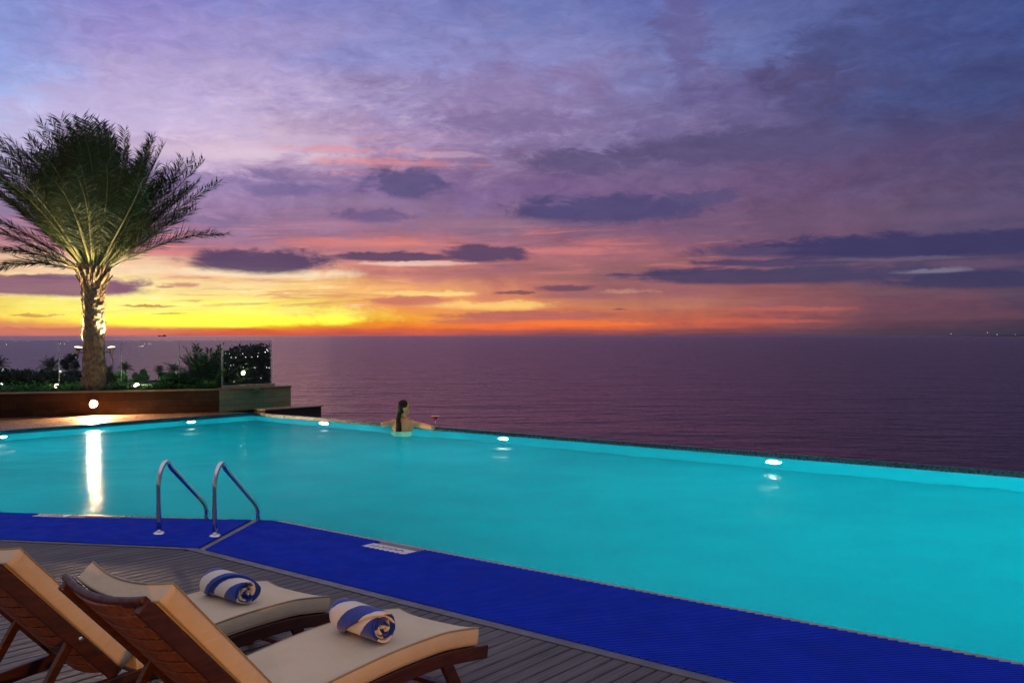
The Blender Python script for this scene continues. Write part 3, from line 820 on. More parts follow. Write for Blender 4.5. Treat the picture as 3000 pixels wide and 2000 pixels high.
# ------------------------------------------------------------------ cocktail on the edge
gp = G(1260, 1250, .0) ; gp = CF + DF*((gp-CF).dot(DF)) + OF*.07
gh = .195*1.0
t = thing('cocktail_glass', 'stemmed glass of red cocktail standing on the pool edge beside the woman', 'cocktail glass', gp)
gp = gp + UP*.001
MB().lathe([(.001,0),(.042,.001),(.040,.006),(.010,.012),(.0055,.02),(.005,.095),(.012,.105)], gp, UP, 24).build('stem', M['clear'], t, smooth=True)
MB().lathe([(.010,.103),(.030,.128),(.052,.158),(.074,.196),(.075,.199),(.072,.196),(.050,.160),(.028,.131),(.002,.108)], gp, UP, 28).build('bowl', M['thin'], t, smooth=True)
MB().lathe([(.001,.111),(.027,.132),(.049,.161),(.066,.186),(.001,.187)], gp, UP, 28).build('drink', M['drink'], t, smooth=True)
rp = [gp + Vector((math.cos(a)*.0745, math.sin(a)*.0745, .199)) for a in [2*math.pi*k/28 for k in range(29)]]
MB().tube(rp, .0055, 6, cap=False).build('sugar_rim', M['rim'], t, smooth=True)

# ------------------------------------------------------------------ planter, end wall, railing
PT = .53                                              # planter top
th_ = .18
t = thing('planter_wall', 'long brown stone planter wall behind the left terrace with the flood lamp on it', 'wall', (wa+wb)/2)
pw_c = (wa0+wb)/2 - PN*th_/2; plen = (wb-wa0).length
MB().box(pw_c + UP*(PT-.03)/2 , PD*plen/2, PN*th_/2, UP*(PT-.03)/2).build('cladding', M['planter'], t)
MB().box(pw_c + PN*.012 + UP*(PT-.0135), PD*plen/2, PN*(th_/2+.014), UP*.0155).build('capping', M['cap'], t, bevel=.004)
pe0 = wb + PD*.004; pe1 = G(847, 1191.5); pl_ = (pe1-pe0).dot(DS); pn = -OS
t = thing('end_wall', 'green marble clad pier at the planter end carrying the last glass panel', 'wall', pe0 + DS*pl_/2)
MB().box(pe0 + DS*pl_/2 - pn*.55 + UP*(PT-.035)/2, DS*pl_/2, pn*.55, UP*(PT-.035)/2).build('cladding', M['marble'], t)
MB().box(pe0 + DS*pl_/2 - pn*.53 + UP*(PT-.017), DS*(pl_/2+.006), pn*.565, UP*.018).build('capping', M['cap'], t, bevel=.004)
# dark end block beyond the pool corner
q0 = G(779, 1205.2); q1 = G(943.5, 1193.3); ql = (q1-q0).dot(DS)
t = thing('basin_wall', 'low black stone block running out past the pool corner over the sea', 'wall', q0 + DS*ql/2)
MB().box(q0 + DS*ql/2 + OS*.25 + UP*-.6, DS*ql/2, OS*.22, UP*.62).build('cladding', M['darkstone'], t)
MB().box(q0 + DS*(ql/2+.01) + OS*.24 + UP*.036, DS*(ql/2+.02), OS*.25, UP*.014).build('capping', M['cap'], t, bevel=.004)
# planter soil
rk = G(653, 1140, PT); rk = pe0 + DS*.16 - pn*.10; rk.z = 0
rw = Vector((-.999, .028, 0))                         # railing line to the left
sp = [P2(pe0-PN*th_), P2(wa0-PN*th_), P2(rk + rw*16 + Vector((0,.3,0))), P2(rk + Vector((-.2,.3,0)))]
MB().prism(sp, -.2, .46).build('planter_soil', M['soil'], kind='structure')
# glass panels
ZB, ZT = .50, 1.63
def px_on(x, p, d):                                   # point of a vertical plane line at photo column x
    k = (x-1500)/F; tt_ = (k*p.y - p.x)/(d.x - k*d.y); return p + d*tt_
cols = [640, 525, 355, 173, -20, -240]
labs = ['frameless glass railing panel behind the big cycad, next to the corner', 'frameless glass railing panel between the cycad and the palm, in front of round bush', 'frameless glass railing panel behind the palm trunk and its lamps', 'frameless glass railing panel left of the palm in front of the dark hedge', 'frameless glass railing panel beyond the left picture edge']
for i in range(5):
    a_, b_ = px_on(cols[i], rk, rw), px_on(cols[i+1], rk, rw)
    if i == 0: a_ = rk + rw*.02
    a_ = a_ + rw*.006; b_ = b_ - rw*.006
    c_ = (a_+b_)/2; tg = thing('glass_panel', labs[i], 'glass panel', c_ + UP*.46, 'glass railing panels above the planter')
    MB().box(c_ + UP*(ZB+ZT)/2, (b_-a_)/2, Vector((0,.006,0)), UP*(ZT-ZB)/2).build('pane', M['glass'], tg, bevel=.0015)
    MB().box(c_ + UP*(ZT-.0015), (b_-a_)/2, Vector((0,.0064,0)), UP*.0035).build('glass_edge', M['gedge'], tg)
    for e_ in (a_, b_): MB().box(e_ + UP*(ZB+ZT)/2, Vector((.0035,0,0)), Vector((0,.0062,0)), UP*(ZT-ZB)/2).build('glass_edge', M['gedge'], tg)
    MB().box(c_ + UP*(ZB+.005), (b_-a_)/2, Vector((0,.022,0)), UP*.045).build('base_channel', M['rail'], tg, bevel=.003)
gl = px_on(795, rk, DS); tl = (gl-rk).length
tg = thing('glass_panel', 'last glass railing panel standing on the green marble pier in front of added lamps', 'glass panel', rk + DS*tl/2 + UP*PT, 'glass railing panels above the planter')
MB().box(rk + DS*tl/2 + UP*(PT+ZT)/2, DS*tl/2, pn*.006, UP*(ZT-PT)/2).build('pane', M['glass'], tg, bevel=.0015)
MB().box(rk + DS*tl/2 + UP*(ZT-.0015), DS*tl/2, pn*.0064, UP*.0035).build('glass_edge', M['gedge'], tg)
for e_ in (rk, rk+DS*tl): MB().box(e_ + UP*(PT+ZT)/2, DS*.0035, pn*.0062, UP*(ZT-PT)/2).build('glass_edge', M['gedge'], tg)
MB().box(rk + DS*(tl/2+.02) + UP*(PT+.035) + pn*.005, DS*(tl/2+.05), pn*.035, UP*.034).build('base_channel', M['rail'], tg, bevel=.004)

# flood lamp
fl = Vector((-9.21, 21.73, .27)) + PN*.0
k = (273-1500)/F; u_ = (k*wa.y - wa.x)/(PD.x - k*PD.y); fl = wa + PD*u_; fl.z = .27
tl_ = thing('flood_lamp', 'glaring warm flood lamp on the brown planter wall below the palm', 'flood lamp', fl)
fa = (PN*.9 + UP*-.25 + Vector((.25,0,0))).normalized()
MB().box(fl + PN*.03, PD*.035, PN*.032, UP*.05).build('bracket', M['black'], tl_, bevel=.006)
MB().lathe([(.001,-.05),(.05,-.045),(.075,-.01),(.082,.03),(.082,.04),(.074,.04),(.07,.02)], fl + PN*.12, fa, 24).build('housing', M['black'], tl_, smooth=True)
MB().lathe([(.074,.034),(.05,.040),(.001,.043)], fl + PN*.12, fa, 24).build('lens', M['lamp_flood'], tl_, smooth=True)

# ------------------------------------------------------------------ plants
def palm_leaves(c, n, length, el0, el1, rs, leaf_len, leaf_w, npairs, droop, wind=(0,0,0), hole=.25, base_r=.05, extra=None, pet=(.03,.012)):
    """fronds as leaflet blades plus midribs; returns numpy verts, faces, material index"""
    vs, fs, ix = [], [], []
    rb = random.Random(rs); wind = Vector(wind)
    specs = []
    for i in range(n):
        q = (i+.5)/n
        specs.append((i*2.39996 + rb.uniform(-.25,.25), el0 + (el1-el0)*q**.8 + rb.uniform(-.09,.09), length*rb.uniform(.86,1.08), droop*rb.uniform(.7,1.3)))
    for s_ in (extra or []): specs.append(s_)
    for az, el, Ln, dr in specs:
        hd_ = Vector((math.cos(az), math.sin(az), 0)); d = hd_*math.cos(el) + UP*math.sin(el)
        p = Vector(c) + hd_*base_r; NS = 18; pts = [p.copy()]
        for k_ in range(NS):
            s = (k_+1)/NS
            d = (d + UP*(-dr*s*1.6/NS) + wind*(s*s*1.7/NS) ).normalized(); p = p + d*(Ln/NS); pts.append(p.copy())
        side = d.cross(UP)
        side = hd_.cross(UP).normalized() if hd_.length else Vector((1,0,0))
        o = len(vs)
        for k_, q in enumerate(pts):                  # midrib as a three sided strip
            w_ = pet[0]*(1-k_/NS) + pet[1]*.25
            tg_ = (pts[min(k_+1,NS)]-pts[max(k_-1,0)]).normalized(); nn = side.cross(tg_).normalized()
            for a_ in (side*w_, nn*w_*.6, -side*w_, -nn*w_*.8): vs.append(q+a_)
        for k_ in range(NS):
            for j in range(4): fs.append((o+k_*4+j, o+k_*4+(j+1)%4, o+k_*4+4+(j+1)%4, o+k_*4+4+j)); ix.append(1)
        for j in range(npairs):
            s = hole + (1-hole)*(j+.5)/npairs; fi = s*NS; i0 = min(int(fi), NS-1); q = pts[i0].lerp(pts[i0+1], fi-i0)
            tg_ = (pts[i0+1]-pts[i0]).normalized(); nn = side.cross(tg_).normalized()
            if nn.z < 0: nn = -nn
            env = math.sin(math.pi*min(1, .12+.88*((s-hole)/(1-hole)))**.75)*.75+.3 if s < .97 else .45
            for sg in (-1, 1):
                L2 = leaf_len*env*rb.uniform(.75,1.15)
                dd = (tg_*rb.uniform(.55,.95) + side*sg*rb.uniform(.6,1.0) + nn*rb.uniform(-.1,.55) + UP*-.12 + wind*.35).normalized()
                wd = dd.cross(nn); wd = wd.normalized() if wd.length > .01 else side
                wd = (wd + nn*rb.uniform(-.8,.8)).normalized()*leaf_w*rb.uniform(.8,1.2)
                m1 = q + dd*L2*.45 + wd; m2 = q + dd*L2*.45 - wd; e_ = q + dd*L2 + UP*(-L2*.14*rb.random())
                o = len(vs); vs += [q, m1, e_, m2]; fs.append((o,o+1,o+2,o+3)); ix.append(0)
    return np.array([tuple(v) for v in vs]), fs, ix
def date_palm():
    c = Vector((-9.38, 22.15, .40)); h = 2.72
    t = thing('date_palm', 'tall date palm in the planter, trunk lit by lamps, fronds blown by wind', 'palm tree', c)
    m_ = MB(); pts, rs = [], []
    def rad(z): return .235 + .05*math.exp(-z/.25) - .03*math.sin(math.pi*min(1,z/h)) + .03*max(0,(z-h+.5)/.5)
    for k in range(29):
        z = h*k/28; pts.append(c + UP*z); rs.append(rad(z))
    m_.tube(pts, rs, 28)
    tr = m_.build('trunk', M['trunk'], t, smooth=True)
    rb = random.Random(3); b_ = MB()
    nb = 330
    for i in range(nb):                               # old leaf bases, spiralled up the trunk
        q = i/nb; z = .02 + (h-.04)*q; a = i*2.39996 + rb.uniform(-.08,.08); r = rad(z)
        o = Vector((math.cos(a), math.sin(a), 0)); s = Vector((-o.y, o.x, 0))
        w_ = rb.uniform(.050,.080); hh_ = rb.uniform(.07,.12); pr_ = rb.uniform(.015,.065)*(1+.7*max(0,q-.75)*4*.3)
        up_ = (UP + s*rb.uniform(-.35,.35)).normalized(); p = c + UP*z + o*(r-.008)
        vs = [p - s*w_ - up_*hh_*.6, p + s*w_ - up_*hh_*.6, p + s*w_*.7 + up_*hh_*.5, p - s*w_*.7 + up_*hh_*.5,
              p - s*w_*.55 + o*pr_*.6 - up_*hh_*.3, p + s*w_*.55 + o*pr_*.6 - up_*hh_*.3, p + s*w_*.5 + o*pr_ + up_*hh_*.75, p - s*w_*.5 + o*pr_ + up_*hh_*.75]
        b_.add(vs, [(4,5,6,7),(0,1,5,4),(1,2,6,5),(2,3,7,6),(3,0,4,7)])
    for i in range(46):                               # cut stubs under the crown
        a = i*2.39996; z = h - .32 + .40*i/46; r = rad(h)*.92
        o = Vector((math.cos(a), math.sin(a), 0)); b_.bar(c + UP*z + o*r*.9, c + UP*(z+.22+rb.random()*.12) + o*(r+.10+rb.random()*.06), Vector((-o.y,o.x,0)), .055, .03)
    b_.build('leaf_bases', M['boot'], t, bevel=0)
    ex = [(-.1, .86, 3.2, .10), (.15, .52, 2.95, .75), (.0, .62, 2.6, .30), (.4, .70, 2.7, .25), (2.95, .40, 2.8, .7), (3.3, .62, 3.1, .35), (2.9, .78, 3.2, .3), (3.4, .5, 3.1, .3), (-.4,.9,2.9,.2), (3.1,.30,2.2,.9)]
    va, fa_, ia = palm_leaves(c + UP*(h+.02), 96, 3.20, R(40), R(87), 11, .66, .0100, 136, .52, (-.44,.02,0), .19, .12, ex, (.032,.013))
    fast_mesh('crown', va, fa_, [M['frond'], M['petiole']], t, idx=ia)
    return t
date_palm()
# uplights strapped to the trunk
for x, sx, lb in ((232, -1, 'white spot lamp clamped to the left side of the palm trunk'), (324, 1, 'white spot lamp clamped to the right side of the palm trunk')):
    yy = 22.06; p = Vector(((x-1500)/F*yy + sx*.02, yy, 1.75-38/F*yy))
    t = thing('spot_lamp', lb, 'spot lamp', p, 'lamps clamped to the palm trunk')
    tc_ = Vector((-9.38, 22.15, p.z-.10)); ax_ = (UP + Vector((-sx*.08,0.0,0))).normalized()
    MB().lathe([(.001,-.20),(.026,-.195),(.028,-.06),(.05,-.02),(.088,.02),(.092,.03),(.084,.03),(.05,.0)], p, ax_, 20).build('housing', M['steel'], t, smooth=True)
    MB().lathe([(.084,.026),(.07,.040),(.001,.046)], p, ax_, 20).build('lens', M['lamp_spot'], t, smooth=True)
    MB().tube([tc_ + Vector((sx*.24,0,0)), tc_ + Vector((sx*.32,-.02,.03)), p - ax_*.12], .011, 6).build('arm', M['black'], t)
    pts = [p - ax_*.2, p - ax_*.2 + Vector((sx*.02,0,-.12)), Vector((-9.38+sx*.42,22.0,.95)), Vector((-9.38+sx*.34,21.95,.62)), Vector((-9.38+sx*.30,21.95,.42))]
    MB().tube(pts, .007, 5).build('cable', M['cable'], t)
    la = bpy.data.lights.new('trunk_uplight', 'SPOT'); la.energy = 800 if sx < 0 else 620; la.color = (1,.74,.40); la.spot_size = R(70); la.spot_blend = .9; la.shadow_soft_size = .03
    lo = bpy.data.objects.new('trunk_uplight', la); COL.objects.link(lo); lo.location = p + ax_*.08
    lo.rotation_euler = (-(ax_ + Vector((-sx*.06,.0,0)))).to_track_quat('Z','Y').to_euler()
# cycad by the corner
def cycad(c, n, L_, label, rs, mats, el0=R(12), el1=R(78)):
    t = thing('sago_palm', label, 'cycad', c)
    MB().lathe([(.001,.0),(.13,.0),(.15,.10),(.12,.22),(.05,.28),(.001,.29)], c, UP, 16).build('trunk', M['boot'], t, smooth=True)
    va, fa_, ia = palm_leaves(Vector(c)+UP*.22, n, L_, el0, el1, rs, .30, .013, 44, .62, (0,0,0), .08, .04, None, (.015,.006))
    fast_mesh('fronds', va, fa_, mats, t, idx=ia)
cycad((-7.20, 23.35, .16), 30, 1.25, 'dark green cycad with arching fronds beside the glass corner', 5, [M['cycad'], M['petiole']])
cycad((-7.78, 23.30, .16), 26, .72, 'small lit cycad with yellowing fronds left of the big dark one', 8, [M['gcover'], M['petiole']], R(5), R(60))
# ground cover
def leaves(pts, size, rb, flat=.5):
    pts = np.asarray(pts); n_ = len(pts); a = rb.random(n_)*2*np.pi
    nx = rb.normal(size=(n_,3)); nx[:,2] = np.abs(nx[:,2]) + flat; nx /= np.linalg.norm(nx, axis=1)[:,None]
    u = np.cross(nx, rb.normal(size=(n_,3))); u /= np.linalg.norm(u, axis=1)[:,None]; v = np.cross(nx, u)
    s = (size*(.6+.8*rb.random(n_)))[:,None]
    q = np.stack([pts-u*s, pts+v*s*.5, pts+u*s, pts-v*s*.5], 1).reshape(-1,3)
    f = np.arange(n_*4).reshape(-1,4).tolist(); return q, f
gp_ = []
for i in range(9000):
    a = rng.random()*7.6; q = (wb - PD*a) - PN*(th_+.03); yb = rk.y + .05*0
    d_ = rng.random()**1.3; far_y = rk.y + .02*abs(rk.x-q.x); y = q.y + (far_y-.05-q.y)*d_; 
    hgt = .08 + .16*math.sin(a*3.1+1)**2*rng.random() + .10*rng.random()
    gp_.append((q.x + rng.normal()*.02, y, .46 + hgt*rng.random()))
va, fa_ = leaves(gp_, .045, rng); o = fast_mesh('ground_cover', va, fa_, M['gcover'], loc=(-9,22,.46)); o['kind'] = 'stuff'; o['label'] = 'low green ground cover filling the planter'; o['category'] = 'plants'
# ground spots in the planter
for x, y, lb, tilt in ((165, 1131, 'oval ground spot lamp in the planter left of the palm', -.35), (400, 1129, 'oval ground spot lamp in the planter right of the palm', .05)):
    yy = 22.35; p = Vector(((x-1500)/F*yy, yy, 1.75-(y-HY)/F*yy))
    t = thing('ground_spot', lb, 'spot lamp', (p.x,p.y,.46), 'ground spots in the planter')
    ax_ = Vector((tilt*.6,-.75,.55)).normalized()
    MB().lathe([(.001,-.09),(.045,-.085),(.055,-.02),(.085,.0),(.088,.012),(.08,.012)], p, ax_, 18).build('housing', M['black'], t, smooth=True)
    MB().lathe([(.058,.012),(.045,.018),(.001,.022)], p, ax_, 18).build('lens', M['lamp_spot'], t, smooth=True)
    MB().tube([p - ax_*.06, (p.x, p.y+.05, .44)], .012, 6).build('spike', M['black'], t)
    la = bpy.data.lights.new('planter_glow', 'POINT'); la.energy = 14; la.color = (.75,1,.40); la.shadow_soft_size = .02
    lo = bpy.data.objects.new('planter_glow', la); COL.objects.link(lo); lo.location = (p.x, p.y+.12, .60)
# added hedge and lamps standing in for the reflection in the last panel
def clump(pts_c, n_, size, rb):
    out = []
    for (c, r, wgt) in pts_c:
        k_ = int(n_*wgt); d = rb.normal(size=(k_,3)); d /= np.linalg.norm(d, axis=1)[:,None]
        rr = r*(rb.random(k_)**.33)[:,None]; out.append(np.array(c) + d*rr*np.array((1,1,1)))
    return np.concatenate(out)
hb = rk + OS*.45 + DS*.1
t = thing('hedge', 'added dark hedge standing in for trees reflected in the last glass panel', 'hedge', (hb + DS*.7).to_tuple())
pts = []
for i in range(15000):
    s = rng.random()*(tl+.75); d_ = .30 + rng.random()*.9
    top = 1.44 + .10*math.sin(s*5+1) + .08*math.sin(s*13) - .22*(rng.random()**2)
    p = rk + DS*s + OS*d_; p.z = -.1 + (top+.1)*rng.random()
    if (p.x/p.y)*F + 1500 > 790 or (p.x/p.y)*F + 1500 < 657: continue
    pts.append(tuple(p))
va, fa_ = leaves(pts, .055, rng, .1); fast_mesh('foliage', va, fa_, M['bush'], t)
MB().prism([P2(rk+DS*.05+OS*.55), P2(rk+DS*(tl*.75)+OS*.55), P2(rk+DS*(tl*.72)+OS*.95), P2(rk+DS*.05+OS*.95)], -.4, 1.05).build('stems', M['bark'], t)
MB().prism([P2(rk+rw*3+UP*0+Vector((0,.08,0))), P2(rk+Vector((0,.10,0))), P2(rk+DS*tl+OS*.15), P2(rk+DS*tl+OS*1.6), P2(rk+rw*3+Vector((0,1.6,0)))], -1.7, .16).build('terrace_fill', M['soil'], kind='structure')
def glowball(name, p, r, m, label, cat, group=None):
    o = MB().ell(p, r, r, r, nu=10, nv=6).build(name, m, loc=p, smooth=True); return tag(o, label, cat, group)
def on_hedge(x, y, off=.28):
    q = px_on(x, rk + OS*off, DS); q.z = H - (y-HY)/F*q.y; return q
lamps = [(672,1036,.012),(677,1047,.016),(691,1047,.014),(711,1036,.014),(720,1046,.014),(738,1046,.012),(755,1044,.016),(757,1034,.010),(777,1031,.022),(782,1024,.022),(785,1028,.016),(676,1070,.012),(684,1069,.010),(719,1065,.010),(745,1076,.014),(748,1077,.012),(713,1076,.010),(764,1107,.014),(781,1076,.016),(788,1077,.016),(661,1035,.009),(672,1079,.010),(660,1063,.008)]
for i, (x, y, r) in enumerate(lamps):
    glowball('reflection_standin_light', on_hedge(x,y), r*.5, M['lamp_small'], 'tiny added lamp standing in for a light reflected in the last glass panel', 'fairy light', 'added lights in the stand-in hedge')
p = on_hedge(712, 1092, .27); t = thing('reflection_standin_flood', 'added yellow green lamp standing in for a light reflected in the last panel', 'flood lamp', p)
MB().lathe([(.001,.03),(.03,.027),(.045,.01),(.05,0)], p, pn, 16).build('lens', M['lamp_green'], t, smooth=True)
MB().lathe([(.051,-.002),(.056,.006),(.056,-.05),(.02,-.08),(.001,-.08)], p, pn, 16).build('housing', M['black'], t, smooth=True)
la = bpy.data.lights.new('standin_hedge_glow', 'POINT'); la.energy = 1.6; la.color = (.95,1,.5); la.shadow_soft_size = .02
lo = bpy.data.objects.new('standin_hedge_glow', la); COL.objects.link(lo); lo.location = p + pn*.10 + UP*.03

# ------------------------------------------------------------------ sea, garden below, far shore
SEA = -9.0
m_ = MB(); m_.add([(-90000,-200,SEA),(90000,-200,SEA),(90000,90000,SEA),(-90000,90000,SEA)], [(0,1,2,3)]); m_.build('sea', M['sea'], kind='structure')
# hillside garden: grid terrain
xs = np.linspace(0,1,40); gv, gf = [], []
def gz(x, y):
    z = -1.8 - 4.6*min(1, max(0,(y-24)/60)) - .6*min(1,max(0,(y-84)/120))
    z -= max(0,(y-205)/14)*2.2 if y > 205 else 0
    return z + .25*math.sin(x*.11)*math.cos(y*.07)
NY, NX_ = 60, 50
for j in range(NY+1):
    y = 24.5 + (230-24.5)*j/NY
    for i in range(NX_+1):
        xr = -.262*y - .3; xl = -.62*y - 12; x = xr + (xl-xr)*i/NX_
        z = gz(x,y) - (1.6*max(0, 1-i*3/NX_)*min(1,(y-24.5)/20))
        gv.append((x,y,z))
for j in range(NY):
    for i in range(NX_): a = j*(NX_+1)+i; gf.append((a+1, a, a+NX_+1, a+NX_+2))
go = fast_mesh('garden_ground', gv, gf, M['ground'], loc=(-30,100,-7), smooth=True); go['kind'] = 'structure'
bm = bmesh.new(); bm.from_mesh(go.data)
bmesh.ops.recalc_face_normals(bm, faces=bm.faces)
if sum(f.normal.z for f in bm.faces) < 0: bmesh.ops.reverse_faces(bm, faces=bm.faces)
bm.to_mesh(go.data); bm.free()
def fp(x, y, Y):                                       # point at depth Y seen at photo pixel
    return Vector(((x-1500)/F*Y, Y, H-(y-HY)/F*Y))
# lit lawn and pale wall below the railing
lv = []; 
l0, l1 = fp(318,1124,70), fp(492,1124,70)
m_ = MB()
for j in range(7):
    Y = 70 + 34*j/6
    for i in range(9):
        x = ((318+174*i/8)-1500)/F*Y; m_.v.append(Vector((x, Y, gz(x,Y)+.55+.2*j/6)))
for j in range(6):
    for i in range(8): a = j*9+i; m_.f.append((a, a+1, a+10, a+9))
m_.build('lawn', M['lawn'], kind='structure', smooth=True)
la = bpy.data.lights.new('lawn_lamp', 'POINT'); la.energy = 6500; la.color = (.75,1,.75); la.shadow_soft_size = .02
lo = bpy.data.objects.new('lawn_lamp', la); COL.objects.link(lo); lo.location = fp(400,1100,82) + UP*2.5
a_, b_ = fp(318,1129,55), fp(492,1128,55)
o = MB().box((a_+b_)/2 + UP*-.6, (b_-a_)/2, Vector((0,.15,0)), UP*.66).build('garden_wall', M['whitewall'], loc=(a_+b_)/2 - UP*1.2, bevel=.03)
tag(o, 'low pale garden wall running below the lit lawn beyond the glass', 'wall')
la = bpy.data.lights.new('wall_lamp', 'POINT'); la.energy = 500; la.color = (1,.8,.5); la.shadow_soft_size = .02
lo = bpy.data.objects.new('wall_lamp', la); COL.objects.link(lo); lo.location = fp(420,1124,52)
# trees of the lower garden
def leafy(x, ytop, w, Y, hcrown, label, seed, n_=3600, group=None, mat='bush', rel=.05):
    rb = np.random.default_rng(seed); top = fp(x, ytop, Y); W_ = w/F*Y/2*1.25; gz_ = gz(top.x, Y)
    hc_ = hcrown/F*Y*1.35; base = Vector((top.x, Y, gz_-.3))
    t = thing('garden_tree', label, 'tree', base, group)
    cc = Vector((top.x, Y, top.z - hc_/2)); cl = []
    for i in range(14):
        d = rb.normal(size=3); d /= np.linalg.norm(d); d = d*np.array((W_*.62, W_*.62, hc_*.34)); cl.append((tuple(np.array(cc)+d), min(W_,hc_)*rb.uniform(.28,.42), 1/14))
    pts = clump(cl, n_, 1, rb); va, fa_ = leaves(pts, W_*rel*1.6, rb, .2); fast_mesh('crown', va, fa_, M[mat], t)
    MB().tube([base, base.lerp(cc,.5) + Vector((W_*.05,0,0)), cc], [W_*.10, W_*.07, W_*.03], 8).build('trunk', M['bark'], t, smooth=True)
trees = [(-30,1072,80,46,70,'dense dark shrub tree at the left picture edge beyond the glass'),(25,1076,74,48,66,'second dark shrub tree from the left picture edge, with pointed top'),(72,1079,66,44,70,'broad dark shrub tree between the left edge and the far palm'),(112,1083,56,50,60,'low dark shrub tree just left of the silhouetted palm'),(188,1096,64,56,50,'low dark shrub tree under the amber lit tree left of the trunk'),(232,1092,64,60,52,'dark shrub tree hidden partly behind the palm trunk'),(412,1069,44,95,50,'round dark tree standing alone beyond the lit lawn'),(520,1088,44,90,46,'bushy dark tree behind the yellowing cycad fronds'),(348,1090,40,100,36,'small dark bush beside the far palm right of the trunk')]
more = [(-15,1083,90,38,44),(35,1085,84,40,42),(80,1087,80,42,40),(128,1089,84,44,38),(172,1091,80,42,36),(215,1089,74,46,38),(252,1093,60,50,34),(310,1087,50,60,36),(345,1091,60,88,24),(500,1093,60,80,28)]
kinds = ['leafy shrub beyond the glass, %s' % q for q in ('cut by the left picture edge', 'first fully visible from the left edge', 'second fully visible from the left edge', 'under the silhouetted palm', 'right of the silhouetted palm', 'left of the palm trunk foot', 'hidden partly by the palm trunk foot', 'just right of the palm trunk foot', 'at the left end of the lit lawn', 'at the right end of the lit lawn')]
trees += [(*m_, k_) for m_, k_ in zip(more, kinds)]
for i, (x,y,w_,Y,hc_,lb) in enumerate(trees): leafy(x,y,w_,Y,hc_,lb,40+i, group='dark trees in the lower garden')
def far_palm(x, ytop, w, Y, label, seed, lit=False):
    top = fp(x, ytop, Y); Lf = w/F*Y*.55; g_ = gz(top.x, Y); c = Vector((top.x, Y, top.z - Lf*.55)); base = Vector((top.x, Y, min(g_, c.z-2) - .2))
    t = thing('garden_palm', label, 'palm tree', base, 'small palms in the lower garden')
    MB().tube([base, c], [.22,.16], 8).build('trunk', M['trunk'], t, smooth=True)
    va, fa_, ia = palm_leaves(c, 22, Lf*1.1, R(-5), R(80), seed, Lf*.34, Lf*.022, 22, .9, (0,0,0), .12, .05, None, (Lf*.02, Lf*.01))
    fast_mesh('crown', va, fa_, [M['bush'], M['petiole']], t, idx=ia)
far_palm(148, 1060, 64, 62, 'silhouetted palm over the hedge left of the lit trunk', 21)
far_palm(-8, 1058, 60, 60, 'silhouetted palm cut by the left picture edge', 22)
far_palm(366, 1070, 42, 110, 'small feathery palm just left of the round tree', 23)
far_palm(467, 1077, 34, 120, 'small feathery palm right of the round tree', 24)
far_palm(508, 1074, 40, 115, 'small palm next to the yellowing cycad fronds', 25)
far_palm(318, 1078, 40, 100, 'small palm close to the right side of the palm trunk', 26)
leafy(208, 1034, 52, 66, 40, 'amber lit blurred tree beyond the glass beside the left spot lamp', 77, 2600, None, 'bush')
la = bpy.data.lights.new('amber_uplight', 'SPOT'); la.energy = 9000; la.color = (1,.55,.25); la.spot_size = R(80); la.shadow_soft_size = .02
lo = bpy.data.objects.new('amber_uplight', la); COL.objects.link(lo); lo.location = fp(208,1085,64.5); lo.rotation_euler = (R(180-15),0,0)
# lamp posts and other lights of the lower garden
for x, y, Y, r, lb in ((8,1085,43,.07,'round white garden lamp on a post among the shrubs at the left edge'),(5,1124,30,.035,'small white garden lamp low at the left edge'),(176,1088,50,.05,'small garden lamp seen beside the second glass joint')):
    p = fp(x,y,Y); g_ = gz(p.x,Y); t = thing('garden_lamp', lb, 'lamp post', (p.x,p.y,g_), 'lamp posts in the lower garden')
    MB().tube([(p.x,p.y,g_-.2), p - UP*r*.8], r*.28, 8).build('post', M['black'], t)
    MB().ell(p, r, r, r, nu=14, nv=8).build('globe', M['lamp_small'], t, smooth=True)
# boats
def boat(x, y, Lw, label, lamp, name='fishing_boat'):
    d = (H-SEA)*F/(y-HY); c = fp(x, y, d); c.z = SEA; hl = Lw/F*d/2; hh_ = hl*.16
    t = thing(name, label, 'boat' if name != 'cargo_ship' else 'ship', c, 'boats out on the sea' if name != 'cargo_ship' else None)
    m_ = MB(); n_ = 9; pr_ = []
    for i in range(n_):
        s = i/(n_-1)*2-1; wdt = hl*.22*(1-abs(s)**3); zt = hh_*(1+.7*abs(s)**2.2)
        pr_.append([(c.x+s*hl, c.y-wdt, SEA+zt), (c.x+s*hl*.92, c.y-wdt*.6, SEA-.2), (c.x+s*hl*.92, c.y+wdt*.6, SEA-.2), (c.x+s*hl, c.y+wdt, SEA+zt)])
    for r_ in pr_: m_.v += [Vector(q) for q in r_]
    for i in range(n_-1):
        for j in range(4): m_.f.append((i*4+j, i*4+(j+1)%4, i*4+4+(j+1)%4, i*4+4+j))
    m_.f += [(0,1,2,3), tuple((n_-1)*4+j for j in (3,2,1,0))]
    m_.build('hull', M['hull'], t)
    MB().box((c.x+hl*.5, c.y, SEA+hh_*1.7), (hl*.16,0,0), (0,hl*.12,0), (0,0,hh_*.9)).build('cabin', M['hull'], t, bevel=hl*.01)
    MB().tube([(c.x-hl*.2,c.y,SEA+hh_*.6),(c.x-hl*.2,c.y,SEA+hh_*2.6)], hl*.012, 6).build('mast', M['hull'], t)
    if lamp: MB().ell((c.x-hl*.2,c.y,SEA+hh_*2.6), lamp*.8, lamp*.8, lamp*.8, nu=8, nv=6).build('lamp', M['lamp_far'], t)
boat(475, 985.6, 25, 'long dark cargo ship on the horizon below the sunset', 0, 'cargo_ship')
